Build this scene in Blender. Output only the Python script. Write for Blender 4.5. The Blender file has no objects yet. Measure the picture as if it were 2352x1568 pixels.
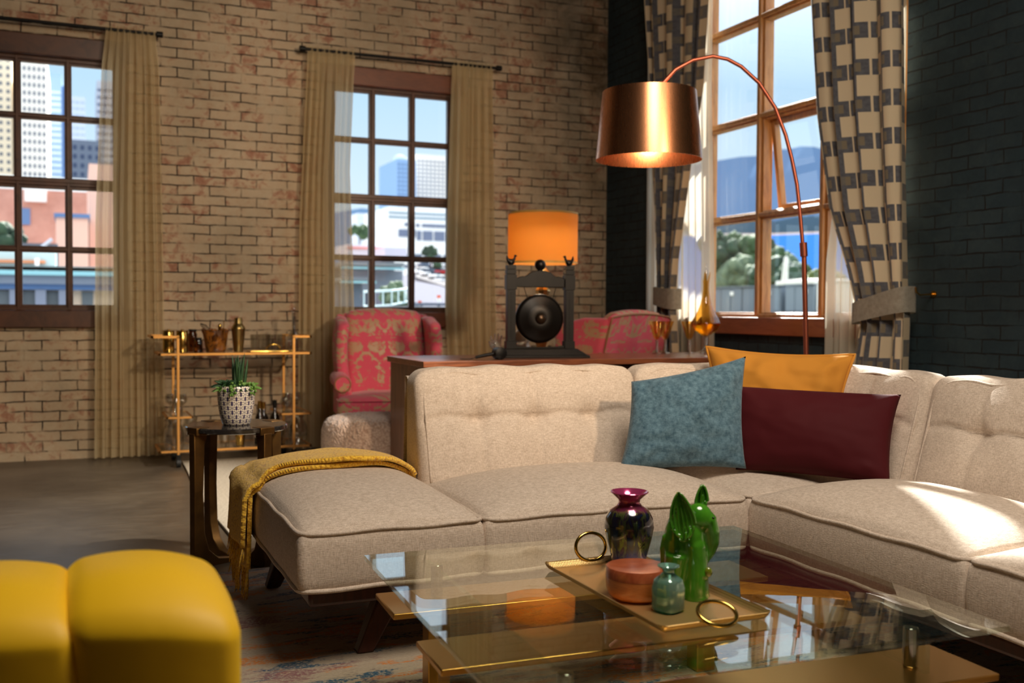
import bpy, bmesh, math, random
from mathutils import Vector, Matrix, noise
random.seed(7)
C = bpy.context.scene.collection
SC = bpy.context.scene
PI = math.pi

# ------------------------------------------------------------------ camera
F_PX, EYE = 2324.0, 1.05
YAW, PITCH, ROLL = math.radians(23.2), math.radians(-1.75), math.radians(0.35)
fw = Vector((math.sin(YAW)*math.cos(PITCH), math.cos(YAW)*math.cos(PITCH), math.sin(PITCH)))
r0 = Vector((math.cos(YAW), -math.sin(YAW), 0)); u0 = r0.cross(fw)
rt = r0*math.cos(ROLL)+u0*math.sin(ROLL); up = -r0*math.sin(ROLL)+u0*math.cos(ROLL)
cam_d = bpy.data.cameras.new('camera'); cam = bpy.data.objects.new('camera', cam_d); C.objects.link(cam)
cam_d.sensor_width = 36; cam_d.lens = F_PX/2352*36
cam_d.clip_start = .05; cam_d.clip_end = 5000
cam.matrix_world = Matrix(((rt.x, up.x, -fw.x, 0), (rt.y, up.y, -fw.y, 0), (rt.z, up.z, -fw.z, EYE), (0, 0, 0, 1)))
cam_d.dof.use_dof = True; cam_d.dof.focus_distance = 3.1; cam_d.dof.aperture_fstop = 3.0
SC.camera = cam
SC.view_settings.view_transform = 'Standard'; SC.view_settings.look = 'None'
SC.view_settings.exposure = 0.0; SC.view_settings.gamma = 1.0; SC.view_settings.use_curve_mapping = False

# ------------------------------------------------------------------ sky
W = bpy.data.worlds.new('sky'); SC.world = W; W.use_nodes = True
nt = W.node_tree; nt.nodes.clear()
out = nt.nodes.new('ShaderNodeOutputWorld'); bg = nt.nodes.new('ShaderNodeBackground')
tc = nt.nodes.new('ShaderNodeTexCoord'); sx = nt.nodes.new('ShaderNodeSeparateXYZ'); rp = nt.nodes.new('ShaderNodeValToRGB')
nz = nt.nodes.new('ShaderNodeTexNoise'); nz.inputs['Scale'].default_value = 5; nz.inputs['Detail'].default_value = 4
ad = nt.nodes.new('ShaderNodeMath'); ad.operation = 'MULTIPLY_ADD'; ad.inputs[1].default_value = .03
sb = nt.nodes.new('ShaderNodeMath'); sb.operation = 'SUBTRACT'; sb.inputs[1].default_value = .015
nt.links.new(tc.outputs['Generated'], sx.inputs[0]); nt.links.new(tc.outputs['Generated'], nz.inputs['Vector'])
nt.links.new(nz.outputs['Fac'], ad.inputs[0]); nt.links.new(sx.outputs['Z'], ad.inputs[2]); nt.links.new(ad.outputs[0], sb.inputs[0])
nt.links.new(sb.outputs[0], rp.inputs[0]); nt.links.new(rp.outputs[0], bg.inputs[0]); nt.links.new(bg.outputs[0], out.inputs[0])
cr = rp.color_ramp; cr.elements[0].position = 0; cr.elements[0].color = (.42, .50, .56, 1)
cr.elements[1].position = 1; cr.elements[1].color = (.85, .92, 1, 1)
for p, c in ((.02, (.47, .56, .60, 1)), (.12, (.41, .50, .575, 1)), (.21, (.31, .44, .55, 1)), (.27, (.48, .6, .72, 1)), (.40, (1.0, 1.05, 1.1, 1))):
    e = cr.elements.new(p); e.color = c
bg.inputs[1].default_value = 2.0

# ------------------------------------------------------------------ sun and the large studio-side lights
def lamp(name, kind, loc, target=None, energy=10, color=(1, 1, 1), **kw):
    d = bpy.data.lights.new(name, kind); d.energy = energy; d.color = color
    for k, v in kw.items(): setattr(d, k, v)
    o = bpy.data.objects.new(name, d); C.objects.link(o); o.location = loc
    if target is not None:
        o.rotation_euler = (Vector(target)-Vector(loc)).to_track_quat('-Z', 'Y').to_euler()
    return o
lamp('sun', 'SUN', (9, 15, 9), (9-1, 15-2.0, 9-1.78), 24, (1, .95, .86), angle=.012)
WARM = (1, .76, .52)
lamp('wall_wash_light', 'SPOT', (2.7, -.7, 2.75), (1.15, 7.65, 1.3), 800, WARM, spot_size=math.radians(48), spot_blend=1.0, shadow_soft_size=.12)
lamp('added_fill_light', 'AREA', (1.4, 1.2, 3.5), (1.5, 3.0, .4), 100, (1, .87, .72), shape='DISK', size=1.5)  # added unseen fill above the sofa, with no fitting of its own
lamp('added_floor_spot', 'SPOT', (3.4, 2.2, 4.2), (.55, 5.75, 0), 1900, (1, .92, .8), spot_size=math.radians(24), spot_blend=.8, shadow_soft_size=.1)  # added unseen spot that makes the bright patch on the pale rug

# ------------------------------------------------------------------ object helpers
def thing(name, label, cat, loc=(0, 0, 0), rotz=0, group=None, kind=None):
    o = bpy.data.objects.new(name, None); C.objects.link(o); o.location = loc; o.rotation_euler = (0, 0, rotz)
    o.empty_display_size = .1
    return tag(o, label, cat, group, kind)
def tag(o, label=None, cat=None, group=None, kind=None):
    if label: o['label'] = label
    if cat: o['category'] = cat
    if group: o['group'] = group
    if kind: o['kind'] = kind
    return o
def dup(root, loc=None, rotz=None, label=None, group=None):
    r = root.copy(); C.objects.link(r)
    if loc is not None: r.location = loc
    if rotz is not None: r.rotation_euler = (0, 0, rotz)
    if label: r['label'] = label
    if group: r['group'] = group
    for ch in list(root.children):
        c = ch.copy(); C.objects.link(c); c.parent = r
        for g in ch.children:
            d = g.copy(); C.objects.link(d); d.parent = c
    return r

class MB:
    def __init__(s): s.v = []; s.f = []; s.uv = {}
    def add(s, vs, fs, uvs=None):
        b = len(s.v); s.v += [tuple(v) for v in vs]; s.f += [tuple(b+i for i in f) for f in fs]
        if uvs:
            for i, u in enumerate(uvs): s.uv[b+i] = u
        return s
    def box(s, x0, x1, y0, y1, z0, z1, m=None):
        vs = [Vector((x, y, z)) for x in (x0, x1) for y in (y0, y1) for z in (z0, z1)]
        if m: vs = [m @ v for v in vs]
        return s.add(vs, [(0, 1, 3, 2), (4, 6, 7, 5), (0, 4, 5, 1), (2, 3, 7, 6), (0, 2, 6, 4), (1, 5, 7, 3)])
    def grid(s, fn, nu, nv, cu=False, uvf=None):
        vs = []; uv = []
        for i in range(nu+1):
            for j in range(nv+1):
                vs.append(fn(i/nu, j/nv)); uv.append(uvf(i/nu, j/nv) if uvf else (i/nu, j/nv))
        fs = [(i*(nv+1)+j, (i+1)*(nv+1)+j, (i+1)*(nv+1)+j+1, i*(nv+1)+j+1) for i in range(nu) for j in range(nv)]
        return s.add(vs, fs, uv)
    def tube(s, path, r, n=10, closed=False):
        path = [Vector(p) for p in path]; N = len(path); rs = r if isinstance(r, (list, tuple)) else [r]*N
        prev = None; vs = []
        for i, p in enumerate(path):
            if closed: t = path[(i+1) % N]-path[i-1]
            else: t = path[min(i+1, N-1)]-path[max(i-1, 0)]
            t.normalize()
            if prev is None:
                a = Vector((0, 0, 1)) if abs(t.z) < .9 else Vector((1, 0, 0)); prev = t.cross(a).normalized()
            nrm = (prev-t*prev.dot(t))
            nrm = nrm.normalized() if nrm.length > 1e-6 else t.orthogonal().normalized()
            prev = nrm; b = t.cross(nrm)
            for k in range(n):
                a = 2*PI*k/n; vs.append(p+(nrm*math.cos(a)+b*math.sin(a))*rs[i])
        fs = []
        for i in range(N if closed else N-1):
            for k in range(n):
                i2 = (i+1) % N; fs.append((i*n+k, i*n+(k+1) % n, i2*n+(k+1) % n, i2*n+k))
        if not closed: fs += [tuple(range(n))[::-1], tuple((N-1)*n+k for k in range(n))]
        return s.add(vs, fs)
    def lathe(s, prof, n=40, c=(0, 0, 0), cap0=True, cap1=True, uv=None):
        vs = []; fs = []; P = len(prof); uvs = []
        for k in range(n+1):
            a = 2*PI*k/n
            for j, (r, z) in enumerate(prof):
                vs.append((c[0]+r*math.cos(a), c[1]+r*math.sin(a), c[2]+z)); uvs.append((k/n, z))
        for k in range(n):
            for j in range(P-1): fs.append((k*P+j, (k+1)*P+j, (k+1)*P+j+1, k*P+j+1))
        if cap0 and prof[0][0] > 1e-5: fs.append(tuple(k*P for k in range(n))[::-1])
        if cap1 and prof[-1][0] > 1e-5: fs.append(tuple(k*P+P-1 for k in range(n)))
        return s.add(vs, fs, uvs)
    def ball(s, c, r, nu=20, nv=12, m=None):
        rx, ry, rz = r if isinstance(r, (list, tuple)) else (r, r, r)
        vs = [(0, 0, rz)]+[(rx*math.sin(PI*j/nv)*math.cos(2*PI*i/nu), ry*math.sin(PI*j/nv)*math.sin(2*PI*i/nu), rz*math.cos(PI*j/nv)) for j in range(1, nv) for i in range(nu)]+[(0, 0, -rz)]
        fs = [(0, 1+i, 1+(i+1) % nu) for i in range(nu)]
        for j in range(nv-2):
            fs += [(1+j*nu+i, 1+(j+1)*nu+i, 1+(j+1)*nu+(i+1) % nu, 1+j*nu+(i+1) % nu) for i in range(nu)]
        L = len(vs)-1; fs += [(L, 1+(nv-2)*nu+(i+1) % nu, 1+(nv-2)*nu+i) for i in range(nu)]
        vs = [Vector(v) for v in vs]
        if m: vs = [m @ v for v in vs]
        return s.add([v+Vector(c) for v in vs], fs)
    def prism(s, poly, d0, d1, plane='xz'):
        n = len(poly)
        def P(a, b, d): return {'xz': (a, d, b), 'yz': (d, a, b), 'xy': (a, b, d)}[plane]
        vs = [P(a, b, d0) for a, b in poly]+[P(a, b, d1) for a, b in poly]
        return s.add(vs, [tuple(range(n)), tuple(range(2*n-1, n-1, -1))]+[(i, n+i, n+(i+1) % n, (i+1) % n) for i in range(n)])
    def rbox(s, x0, x1, y0, y1, z0, z1, r, n=(16, 16, 8), disp=None):
        """rounded box; disp(p, q) may move a point, q = the same point in -1..1 box coordinates"""
        cx, cy, cz = (x0+x1)/2, (y0+y1)/2, (z0+z1)/2; h = Vector(((x1-x0)/2, (y1-y0)/2, (z1-z0)/2))
        rr = Vector((min(r, h.x*.99), min(r, h.y*.99), min(r, h.z*.99))); k = min(rr)
        for ax in range(3):
            a1, a2 = [a for a in range(3) if a != ax]
            for sg in (-1, 1):
                vs = []; N1, N2 = n[a1], n[a2]
                for i in range(N1+1):
                    for j in range(N2+1):
                        q = Vector((0, 0, 0)); q[ax] = sg; 
                        q[a1] = _ease(i/N1*2-1, k/h[a1]); q[a2] = _ease(j/N2*2-1, k/h[a2])
                        p = Vector((q.x*h.x, q.y*h.y, q.z*h.z))
                        c = Vector([max(-(h[a]-k), min(h[a]-k, p[a])) for a in range(3)])
                        d = p-c
                        if d.length > 1e-9: p = c+d.normalized()*k
                        w = Vector((cx, cy, cz))+p
                        if disp: w = disp(w, Vector((p.x/h.x, p.y/h.y, p.z/h.z)))
                        vs.append(w)
                fs = [(i*(N2+1)+j, (i+1)*(N2+1)+j, (i+1)*(N2+1)+j+1, i*(N2+1)+j+1) for i in range(N1) for j in range(N2)]
                flip = (sg > 0) == (ax == 1)
                if flip: fs = [f[::-1] for f in fs]
                s.add(vs, fs)
        return s
    def xf(s, fn, start=0):
        for i in range(start, len(s.v)): s.v[i] = tuple(fn(Vector(s.v[i])))
        return s
def _ease(t, kr):
    # place more samples in the rounded rim
    kr = min(kr, .9); a = abs(t)
    if a < .7: v = a/.7*(1-kr)
    else: v = (1-kr)+(a-.7)/.3*kr
    return math.copysign(v, t)

def obj(name, mb, mat, parent=None, world=False, smooth=True, angle=38, bevel=0, seg=2, sub=0, merge=True, remesh=0, mods=None, label=None):
    me = bpy.data.meshes.new(name); me.from_pydata(mb.v, [], mb.f); me.update()
    if mb.uv:
        ul = me.uv_layers.new(name='UVMap')
        for l in me.loops: ul.data[l.index].uv = mb.uv.get(l.vertex_index, (0, 0))
    o = bpy.data.objects.new(name, me); C.objects.link(o)
    if mat: me.materials.append(mat)
    bm = bmesh.new(); bm.from_mesh(me)
    if merge: bmesh.ops.remove_doubles(bm, verts=bm.verts, dist=1e-5)
    bmesh.ops.recalc_face_normals(bm, faces=bm.faces)
    bm.to_mesh(me); bm.free()
    if parent is not None:
        o.parent = parent
        if world:
            p = parent; off = Vector((0, 0, 0))
            while p is not None: off += Vector(p.location); p = p.parent
            for v in me.vertices: v.co -= off
    if smooth:
        me.polygons.foreach_set('use_smooth', [True]*len(me.polygons))
        if angle: me.set_sharp_from_angle(angle=math.radians(angle))
    if remesh:
        m = o.modifiers.new('r', 'REMESH'); m.mode = 'VOXEL'; m.voxel_size = remesh; m.use_smooth_shade = True
        m = o.modifiers.new('s', 'SMOOTH'); m.iterations = 6; m.factor = .5
    if bevel:
        m = o.modifiers.new('b', 'BEVEL'); m.width = bevel; m.segments = seg; m.limit_method = 'ANGLE'; m.angle_limit = math.radians(35); m.harden_normals = False
    if sub:
        m = o.modifiers.new('u', 'SUBSURF'); m.levels = sub; m.render_levels = sub
    if label: o['label'] = label
    return o

# ------------------------------------------------------------------ materials
class NT:
    """small helper for node maths"""
    def __init__(s, name):
        s.m = bpy.data.materials.new(name); s.m.use_nodes = True; s.t = s.m.node_tree; s.n = s.t.nodes; s.l = s.t.links
        s.b = s.n['Principled BSDF']; s.o = s.n['Material Output']
    def set(s, k, v):
        i = s.b.inputs[k]
        if hasattr(v, 'is_output') or isinstance(v, bpy.types.NodeSocket): s.l.new(v, i)
        else: i.default_value = v
        return s
    def put(s, sock, v):
        if isinstance(v, bpy.types.NodeSocket): s.l.new(v, sock)
        else: sock.default_value = v
    def math(s, op, a, b=0, c=0, clamp=False):
        n = s.n.new('ShaderNodeMath'); n.operation = op; n.use_clamp = clamp
        s.put(n.inputs[0], a); s.put(n.inputs[1], b); s.put(n.inputs[2], c); return n.outputs[0]
    def coord(s, kind='Object'): return s.n.new('ShaderNodeTexCoord').outputs[kind]
    def sep(s, v):
        n = s.n.new('ShaderNodeSeparateXYZ'); s.l.new(v, n.inputs[0]); return n.outputs[0], n.outputs[1], n.outputs[2]
    def comb(s, x=0, y=0, z=0):
        n = s.n.new('ShaderNodeCombineXYZ'); s.put(n.inputs[0], x); s.put(n.inputs[1], y); s.put(n.inputs[2], z); return n.outputs[0]
    def mapping(s, v, scale=(1, 1, 1), rot=(0, 0, 0), loc=(0, 0, 0)):
        n = s.n.new('ShaderNodeMapping'); s.l.new(v, n.inputs[0]); n.inputs['Scale'].default_value = scale
        n.inputs['Rotation'].default_value = rot; n.inputs['Location'].default_value = loc; return n.outputs[0]
    def noise(s, v, scale, detail=3, rough=.55, dist=0):
        n = s.n.new('ShaderNodeTexNoise'); s.l.new(v, n.inputs['Vector']); n.inputs['Scale'].default_value = scale
        n.inputs['Detail'].default_value = detail; n.inputs['Roughness'].default_value = rough; n.inputs['Distortion'].default_value = dist
        return n.outputs['Fac']
    def ramp(s, f, stops, interp='LINEAR'):
        n = s.n.new('ShaderNodeValToRGB'); s.l.new(f, n.inputs[0]); r = n.color_ramp; r.interpolation = interp
        r.elements[0].position, r.elements[0].color = stops[0][0], _c(stops[0][1])
        r.elements[1].position, r.elements[1].color = stops[-1][0], _c(stops[-1][1])
        for p, c in stops[1:-1]: e = r.elements.new(p); e.color = _c(c)
        return n.outputs[0]
    def mix(s, f, a, b, mode='MIX'):
        n = s.n.new('ShaderNodeMix'); n.data_type = 'RGBA'; n.blend_type = mode
        s.put(n.inputs[0], f); s.put(n.inputs[6], a if isinstance(a, bpy.types.NodeSocket) else _c(a)); s.put(n.inputs[7], b if isinstance(b, bpy.types.NodeSocket) else _c(b)); return n.outputs[2]
    def bump(s, h, strength=.3, dist=.01):
        n = s.n.new('ShaderNodeBump'); s.l.new(h, n.inputs['Height']); n.inputs['Strength'].default_value = strength; n.inputs['Distance'].default_value = dist
        s.l.new(n.outputs[0], s.b.inputs['Normal']); return n.outputs[0]
def _c(c):
    if isinstance(c, (int, float)): return (c, c, c, 1)
    return tuple(c) if len(c) == 4 else tuple(c)+(1,)
def S(r, g, b):
    """display colour 0-255 to linear"""
    f = lambda v: (v/255/12.92) if v/255 <= .04045 else ((v/255+.055)/1.055)**2.4
    return (f(r), f(g), f(b), 1)
def mat(name, col, rough=.5, metal=0, sheen=0, coat=0, spec=None, trans=0, ior=None, bump=None, var=None, emit=None):
    t = NT(name); t.set('Base Color', _c(col)); t.set('Roughness', rough); t.set('Metallic', metal)
    if sheen: t.set('Sheen Weight', sheen); t.set('Sheen Roughness', .4); t.set('Sheen Tint', _c([min(1, c*1.6+.05) for c in col[:3]]))
    if coat: t.set('Coat Weight', coat); t.set('Coat Roughness', .08)
    if spec is not None: t.set('Specular IOR Level', spec)
    if trans: t.set('Transmission Weight', trans)
    if ior: t.set('IOR', ior)
    if var:   # (second colour, scale, lo, hi)
        v = t.noise(t.coord(), var[1], 4); t.set('Base Color', t.ramp(v, [(var[2], col), (var[3], var[0])]))
    if bump: t.bump(t.noise(t.coord(), bump[0], 3), bump[1], bump[2])
    if emit: t.set('Emission Color', _c(emit[0])); t.set('Emission Strength', emit[1])
    return t.m

def brick_mat(name, axis, pal, mort, paint_out, wx=.223, hz=.0695, bump=.7, spot=None):
    t = NT(name); X, Y, Z = t.sep(t.coord())
    u = X if axis == 'x' else Y
    p = t.comb(u, Z, 0)
    # wobble of the joints
    nn = t.n.new('ShaderNodeTexNoise'); t.l.new(p, nn.inputs['Vector']); nn.inputs['Scale'].default_value = 9; nn.inputs['Detail'].default_value = 4
    vm = t.n.new('ShaderNodeVectorMath'); vm.operation = 'MULTIPLY_ADD'; t.l.new(nn.outputs['Color'], vm.inputs[0]); vm.inputs[1].default_value = (.019, .019, 0); t.l.new(p, vm.inputs[2])
    b = t.n.new('ShaderNodeTexBrick'); t.l.new(vm.outputs[0], b.inputs['Vector']); b.offset = .5; b.squash = 1
    for k, v in (('Scale', 1), ('Mortar Size', .0052), ('Mortar Smooth', .35), ('Bias', 0), ('Brick Width', wx), ('Row Height', hz)): b.inputs[k].default_value = v
    b.inputs['Color1'].default_value = (0, 0, 0, 1); b.inputs['Color2'].default_value = (1, 1, 1, 1); b.inputs['Mortar'].default_value = (.5, .5, .5, 1)
    rnd = b.outputs['Color']; fac = b.outputs['Fac']
    n1 = t.noise(p, 2.2, 5, .6); n2 = t.noise(p, 14, 5, .65, .6); n3 = t.noise(p, 55, 4, .6)
    # patches where the old brick shows through the paint
    a = t.math('MULTIPLY_ADD', rnd, .12, t.math('MULTIPLY_ADD', n2, .62, t.math('MULTIPLY', n1, .45)))
    col = t.ramp(a, pal)
    col = t.mix(t.math('MULTIPLY', n3, .35), col, pal[len(pal)//2][1], 'MULTIPLY')
    col = t.mix(1, col, t.ramp(t.noise(p, 1.1, 4, .6), [(.3, (.62, .6, .56)), (.6, (1, 1, 1))]), 'MULTIPLY')
    if axis == 'x':   # patchy darker brown toward the corner, stronger higher up
        corner_tone = t.math('ADD', t.math('MULTIPLY', t.ramp(u, [(0, 0), (1, 1)]), 0), t.math('MULTIPLY', t.math('SUBTRACT', u, 2.55), .62), clamp=True)
        corner_tone = t.math('MULTIPLY', corner_tone, t.ramp(t.noise(p, 3.2, 5, .65, .5), [(.34, .35), (.62, 1)]))
        corner_tone = t.math('MULTIPLY', corner_tone, t.math('MULTIPLY_ADD', t.math('SUBTRACT', Z, .8), .5, 0, clamp=True))
        col = t.mix(corner_tone, col, S(70, 56, 34))
    keep = t.ramp(t.noise(p, 5, 4, .6, .4), [(paint_out-.07, 1), (paint_out+.07, .12)])
    mf = t.math('MULTIPLY', fac, keep)
    col = t.mix(mf, col, mort)
    t.set('Base Color', col); t.set('Roughness', .82)
    h = t.math('SUBTRACT', t.math('MULTIPLY', t.math('ADD', n2, n3), .12), t.math('MULTIPLY', mf, 1.0))
    t.bump(h, bump, .012)
    return t.m
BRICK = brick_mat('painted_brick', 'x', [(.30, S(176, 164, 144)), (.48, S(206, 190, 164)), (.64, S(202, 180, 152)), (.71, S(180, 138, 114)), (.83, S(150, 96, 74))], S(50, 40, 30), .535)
TEAL = brick_mat('dark_teal_brick', 'y', [(.3, S(32, 52, 60)), (.55, S(38, 58, 66)), (.8, S(54, 70, 74))], S(18, 22, 22), .56, wx=.213, hz=.0715, bump=.55)

def floor_mat():
    t = NT('polished_concrete'); c = t.coord()
    n = t.noise(c, 1.3, 6, .6); n2 = t.noise(t.mapping(c, (1, 3, 1)), 7, 6, .7, .5)
    m = t.math('ADD', t.math('MULTIPLY', n, .6), t.math('MULTIPLY', n2, .4))
    t.set('Base Color', t.ramp(m, [(.3, S(58, 50, 42)), (.5, S(86, 76, 64)), (.7, S(118, 106, 90))]))
    t.set('Roughness', t.math('MULTIPLY_ADD', n2, .25, .27)); t.bump(n2, .05, .01); return t.m
FLOOR = floor_mat()
def wood(name, c1, c2, rough=.35, axis=(1, 12, 12), coat=.2, scale=3):
    t = NT(name); c = t.mapping(t.coord(), axis)
    n = t.noise(c, scale, 5, .6, 1.2); t.set('Base Color', t.ramp(n, [(.3, c1), (.7, c2)])); t.set('Roughness', rough)
    t.set('Coat Weight', coat); t.set('Coat Roughness', .2); t.bump(n, .08, .004); return t.m
WINWOOD = wood('dark_window_wood', S(64, 36, 22), S(92, 54, 32), .4, (3, 3, 3))
HEADWOOD = wood('red_brown_board', S(98, 52, 30), S(120, 66, 38), .4, (2, 12, 12))
OAK = wood('honey_oak', S(158, 104, 52), S(206, 148, 84), .38, (10, 10, 1.5))
OAKSILL = wood('oak_sill', S(132, 74, 44), S(160, 94, 56), .38, (10, 1.5, 10))
WALNUT = wood('walnut', S(96, 52, 32), S(150, 88, 56), .3, (1.2, 12, 12), .4)
WALNUTV = wood('walnut_side', S(70, 42, 28), S(140, 92, 62), .4, (12, 30, 1.2), .2)
DARKWOOD = wood('dark_walnut_leg', S(52, 26, 20), S(78, 40, 30), .35, (10, 10, 2))
BLACKWOOD = wood('black_stained_wood', S(14, 12, 11), S(24, 20, 18), .42, (8, 8, 3), 0)
BLACKWOOD.node_tree.nodes['Principled BSDF'].inputs['Specular IOR Level'].default_value = .22
ANTIQUE = mat('antique_black_bronze', S(24, 20, 17), .38, .6, bump=(60, .1, .002))
BRASS = mat('satin_brass', S(208, 160, 84), .3, 1)
CARTBRASS = mat('cart_brass', S(214, 160, 92), .42, 1)
GOLD = mat('polished_gold', S(214, 178, 92), .18, 1, bump=(90, .05, .001))
BRONZE = mat('aged_bronze', S(126, 92, 48), .42, .85, var=(S(98, 70, 38), 12, .4, .7))
BLACKM = mat('black_iron', S(14, 13, 13), .45, .5)
RUBBER = mat('black_rubber', S(16, 16, 16), .6)
CHROME = mat('chrome', S(190, 190, 190), .15, 1)
COPPERP = mat('copper_pole', S(176, 98, 76), .4, .85)
def copper_mat():
    t = NT('brushed_copper'); c = t.coord(); n = t.noise(t.mapping(c, (40, 40, 1.5)), 6, 3)
    t.set('Base Color', S(200, 138, 98)); t.set('Metallic', 1); t.set('Roughness', t.math('MULTIPLY_ADD', n, .05, .25)); return t.m
COPPER = copper_mat()
def fabric(name, c1, c2, scale=260, bumpv=.35, sheen=.1, rough=.85, thread=.5, big=None):
    t = NT(name); c = t.coord()
    a = t.noise(t.mapping(c, (1, 1, .22)), scale, 2); b = t.noise(t.mapping(c, (.22, .22, 1)), scale, 2); d = t.noise(c, scale*.12, 3)
    m = t.math('ADD', t.math('MULTIPLY', t.math('ADD', a, b), .5*thread), t.math('MULTIPLY', d, 1-thread))
    if big: m = t.math('ADD', t.math('MULTIPLY', m, .5), t.math('MULTIPLY', t.noise(c, big, 4, .6), .5))
    t.set('Base Color', t.ramp(m, [(.35, c1), (.65, c2)])); t.set('Roughness', rough); t.set('Sheen Weight', sheen); t.set('Specular IOR Level', .2)
    t.bump(t.math('ADD', a, b), bumpv, .0015); return t.m
LINEN = fabric('oatmeal_linen', S(184, 166, 148), S(226, 210, 194), 330, .5, thread=.85)
BLUEF = fabric('blue_chenille', S(44, 74, 92), S(104, 136, 152), 300, 1.0, .2, big=60)
MUSTARD = mat('mustard_velvet', S(192, 130, 48), .85, sheen=.25, spec=.2, bump=(14, .12, .02))
BURG = mat('burgundy_velvet', S(70, 11, 18), .75, sheen=.08, spec=.2, bump=(8, .06, .02))
YELLOW = mat('yellow_velvet', S(240, 190, 16), .55, sheen=.35, bump=(10, .06, .02))
def knit_mat():
    t = NT('yellow_open_knit'); c = t.coord()
    w = t.n.new('ShaderNodeTexWave'); t.l.new(c, w.inputs['Vector']); w.inputs['Scale'].default_value = 60; w.inputs['Distortion'].default_value = 1.5; w.inputs['Detail Scale'].default_value = 3; w.bands_direction = 'Y'
    v = t.n.new('ShaderNodeTexVoronoi'); t.l.new(c, v.inputs['Vector']); v.inputs['Scale'].default_value = 130
    t.set('Base Color', t.mix(t.ramp(v.outputs['Distance'], [(.5, 0), (.85, 1)]), S(250, 200, 62), S(206, 146, 34))); t.set('Roughness', .9); t.set('Sheen Weight', .3)
    t.bump(t.math('SUBTRACT', w.outputs['Fac'], v.outputs['Distance']), .6, .004); return t.m
KNIT = knit_mat()
def boucle():
    t = NT('boucle'); c = t.coord(); v = t.n.new('ShaderNodeTexVoronoi'); t.l.new(c, v.inputs['Vector']); v.inputs['Scale'].default_value = 75
    t.set('Base Color', t.mix(v.outputs['Distance'], S(208, 180, 160), S(150, 118, 100))); t.set('Roughness', .95); t.set('Sheen Weight', .4)
    n = t.bump(t.math('SUBTRACT', 1, v.outputs['Distance']), 1, .01); return t.m
BOUCLE = boucle()
def damask():
    t = NT('pink_gold_damask'); X, Y, Z = t.sep(t.coord())
    # mirrored scroll pattern
    P = .30
    mx = t.math('PINGPONG', t.math('ADD', t.math('MULTIPLY', Y, .6), X), P/2); mz = t.math('WRAP', Z, 0, P*1.25) if False else Z
    v = t.comb(mx, t.math('MULTIPLY', Y, .15), mz)
    n1 = t.noise(v, 6.5, 3, .5, 2.2); n2 = t.noise(v, 30, 2, .5, 1.2)
    m = t.math('ADD', t.math('MULTIPLY', n1, .7), t.math('MULTIPLY', n2, .3))
    f = t.ramp(m, [(.45, 0), (.48, 1)])
    t.set('Base Color', t.mix(f, S(184, 146, 110), S(216, 84, 106))); t.set('Roughness', t.ramp(m, [(.425, .45), (.455, .85)])); t.set('Sheen Weight', .25)
    t.bump(f, .25, .002); return t.m
DAMASK = damask()
def sheer_mat(name='sheer_cream', col=S(228, 210, 170), tr=.34):
    t = NT(name); n = t.n; l = t.l; n.remove(t.b)
    d = n.new('ShaderNodeBsdfDiffuse'); d.inputs[0].default_value = col
    tl = n.new('ShaderNodeBsdfTranslucent'); tl.inputs[0].default_value = col
    tp = n.new('ShaderNodeBsdfTransparent'); tp.inputs[0].default_value = (1, .98, .94, 1)
    m1 = n.new('ShaderNodeMixShader'); m1.inputs[0].default_value = .45; l.new(d.outputs[0], m1.inputs[1]); l.new(tl.outputs[0], m1.inputs[2])
    m2 = n.new('ShaderNodeMixShader'); m2.inputs[0].default_value = tr; l.new(m1.outputs[0], m2.inputs[1]); l.new(tp.outputs[0], m2.inputs[2])
    l.new(m2.outputs[0], t.o.inputs[0]); return t.m
SHEER = sheer_mat()
SHEER2 = sheer_mat('sheer_ivory', S(242, 234, 214), .25)
def drape_mat():
    t = NT('chain_square_drape'); U, V, _ = t.sep(t.coord('UV'))
    def column(off_u, off_v, g):
        P = .30; PV = .205
        u = t.math('ABSOLUTE', t.math('SUBTRACT', t.math('MODULO', t.math('ADD', U, off_u+30), P), P/2))
        v = t.math('ABSOLUTE', t.math('SUBTRACT', t.math('MODULO', t.math('ADD', V, off_v+30), PV), PV/2))
        lt = lambda a, b: t.math('LESS_THAN', a, b)
        sq = t.math('MULTIPLY', lt(u, .055), lt(v, .058))
        outer = t.math('MULTIPLY', lt(u, .092), lt(v, .078)); waist = lt(u, .034)
        line = lt(u, .005)
        dark = t.math('MAXIMUM', outer, waist)
        return sq, line, dark
    noise = t.noise(t.comb(U, V, 0), 40, 3)
    navy = t.mix(noise, S(66, 68, 78), S(128, 128, 132)); cream = S(232, 212, 178); base = S(138, 126, 106)
    col = base
    s1, l1, d1 = column(0, 0, 0); s2, l2, d2 = column(.15, .1025, 0)
    grey = t.mix(noise, S(104, 102, 100), S(140, 132, 120))
    col = t.mix(d2, base, grey); col = t.mix(l2, col, cream); col = t.mix(s2, col, S(222, 200, 164))
    col = t.mix(d1, col, navy); col = t.mix(l1, col, cream); col = t.mix(s1, col, cream)
    col = t.mix(.25, col, t.mix(t.noise(t.comb(t.math('MULTIPLY', U, 3), V, 0), 260, 2), (0.35, .35, .35), (1, 1, 1)), 'MULTIPLY')
    t.set('Base Color', col); t.set('Roughness', .85); t.set('Specular IOR Level', .15); t.set('Sheen Weight', .1); return t.m
DRAPE = drape_mat()
GREYFAB = fabric('grey_tieback_linen', S(140, 132, 118), S(170, 162, 146), 300, .4)

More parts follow.
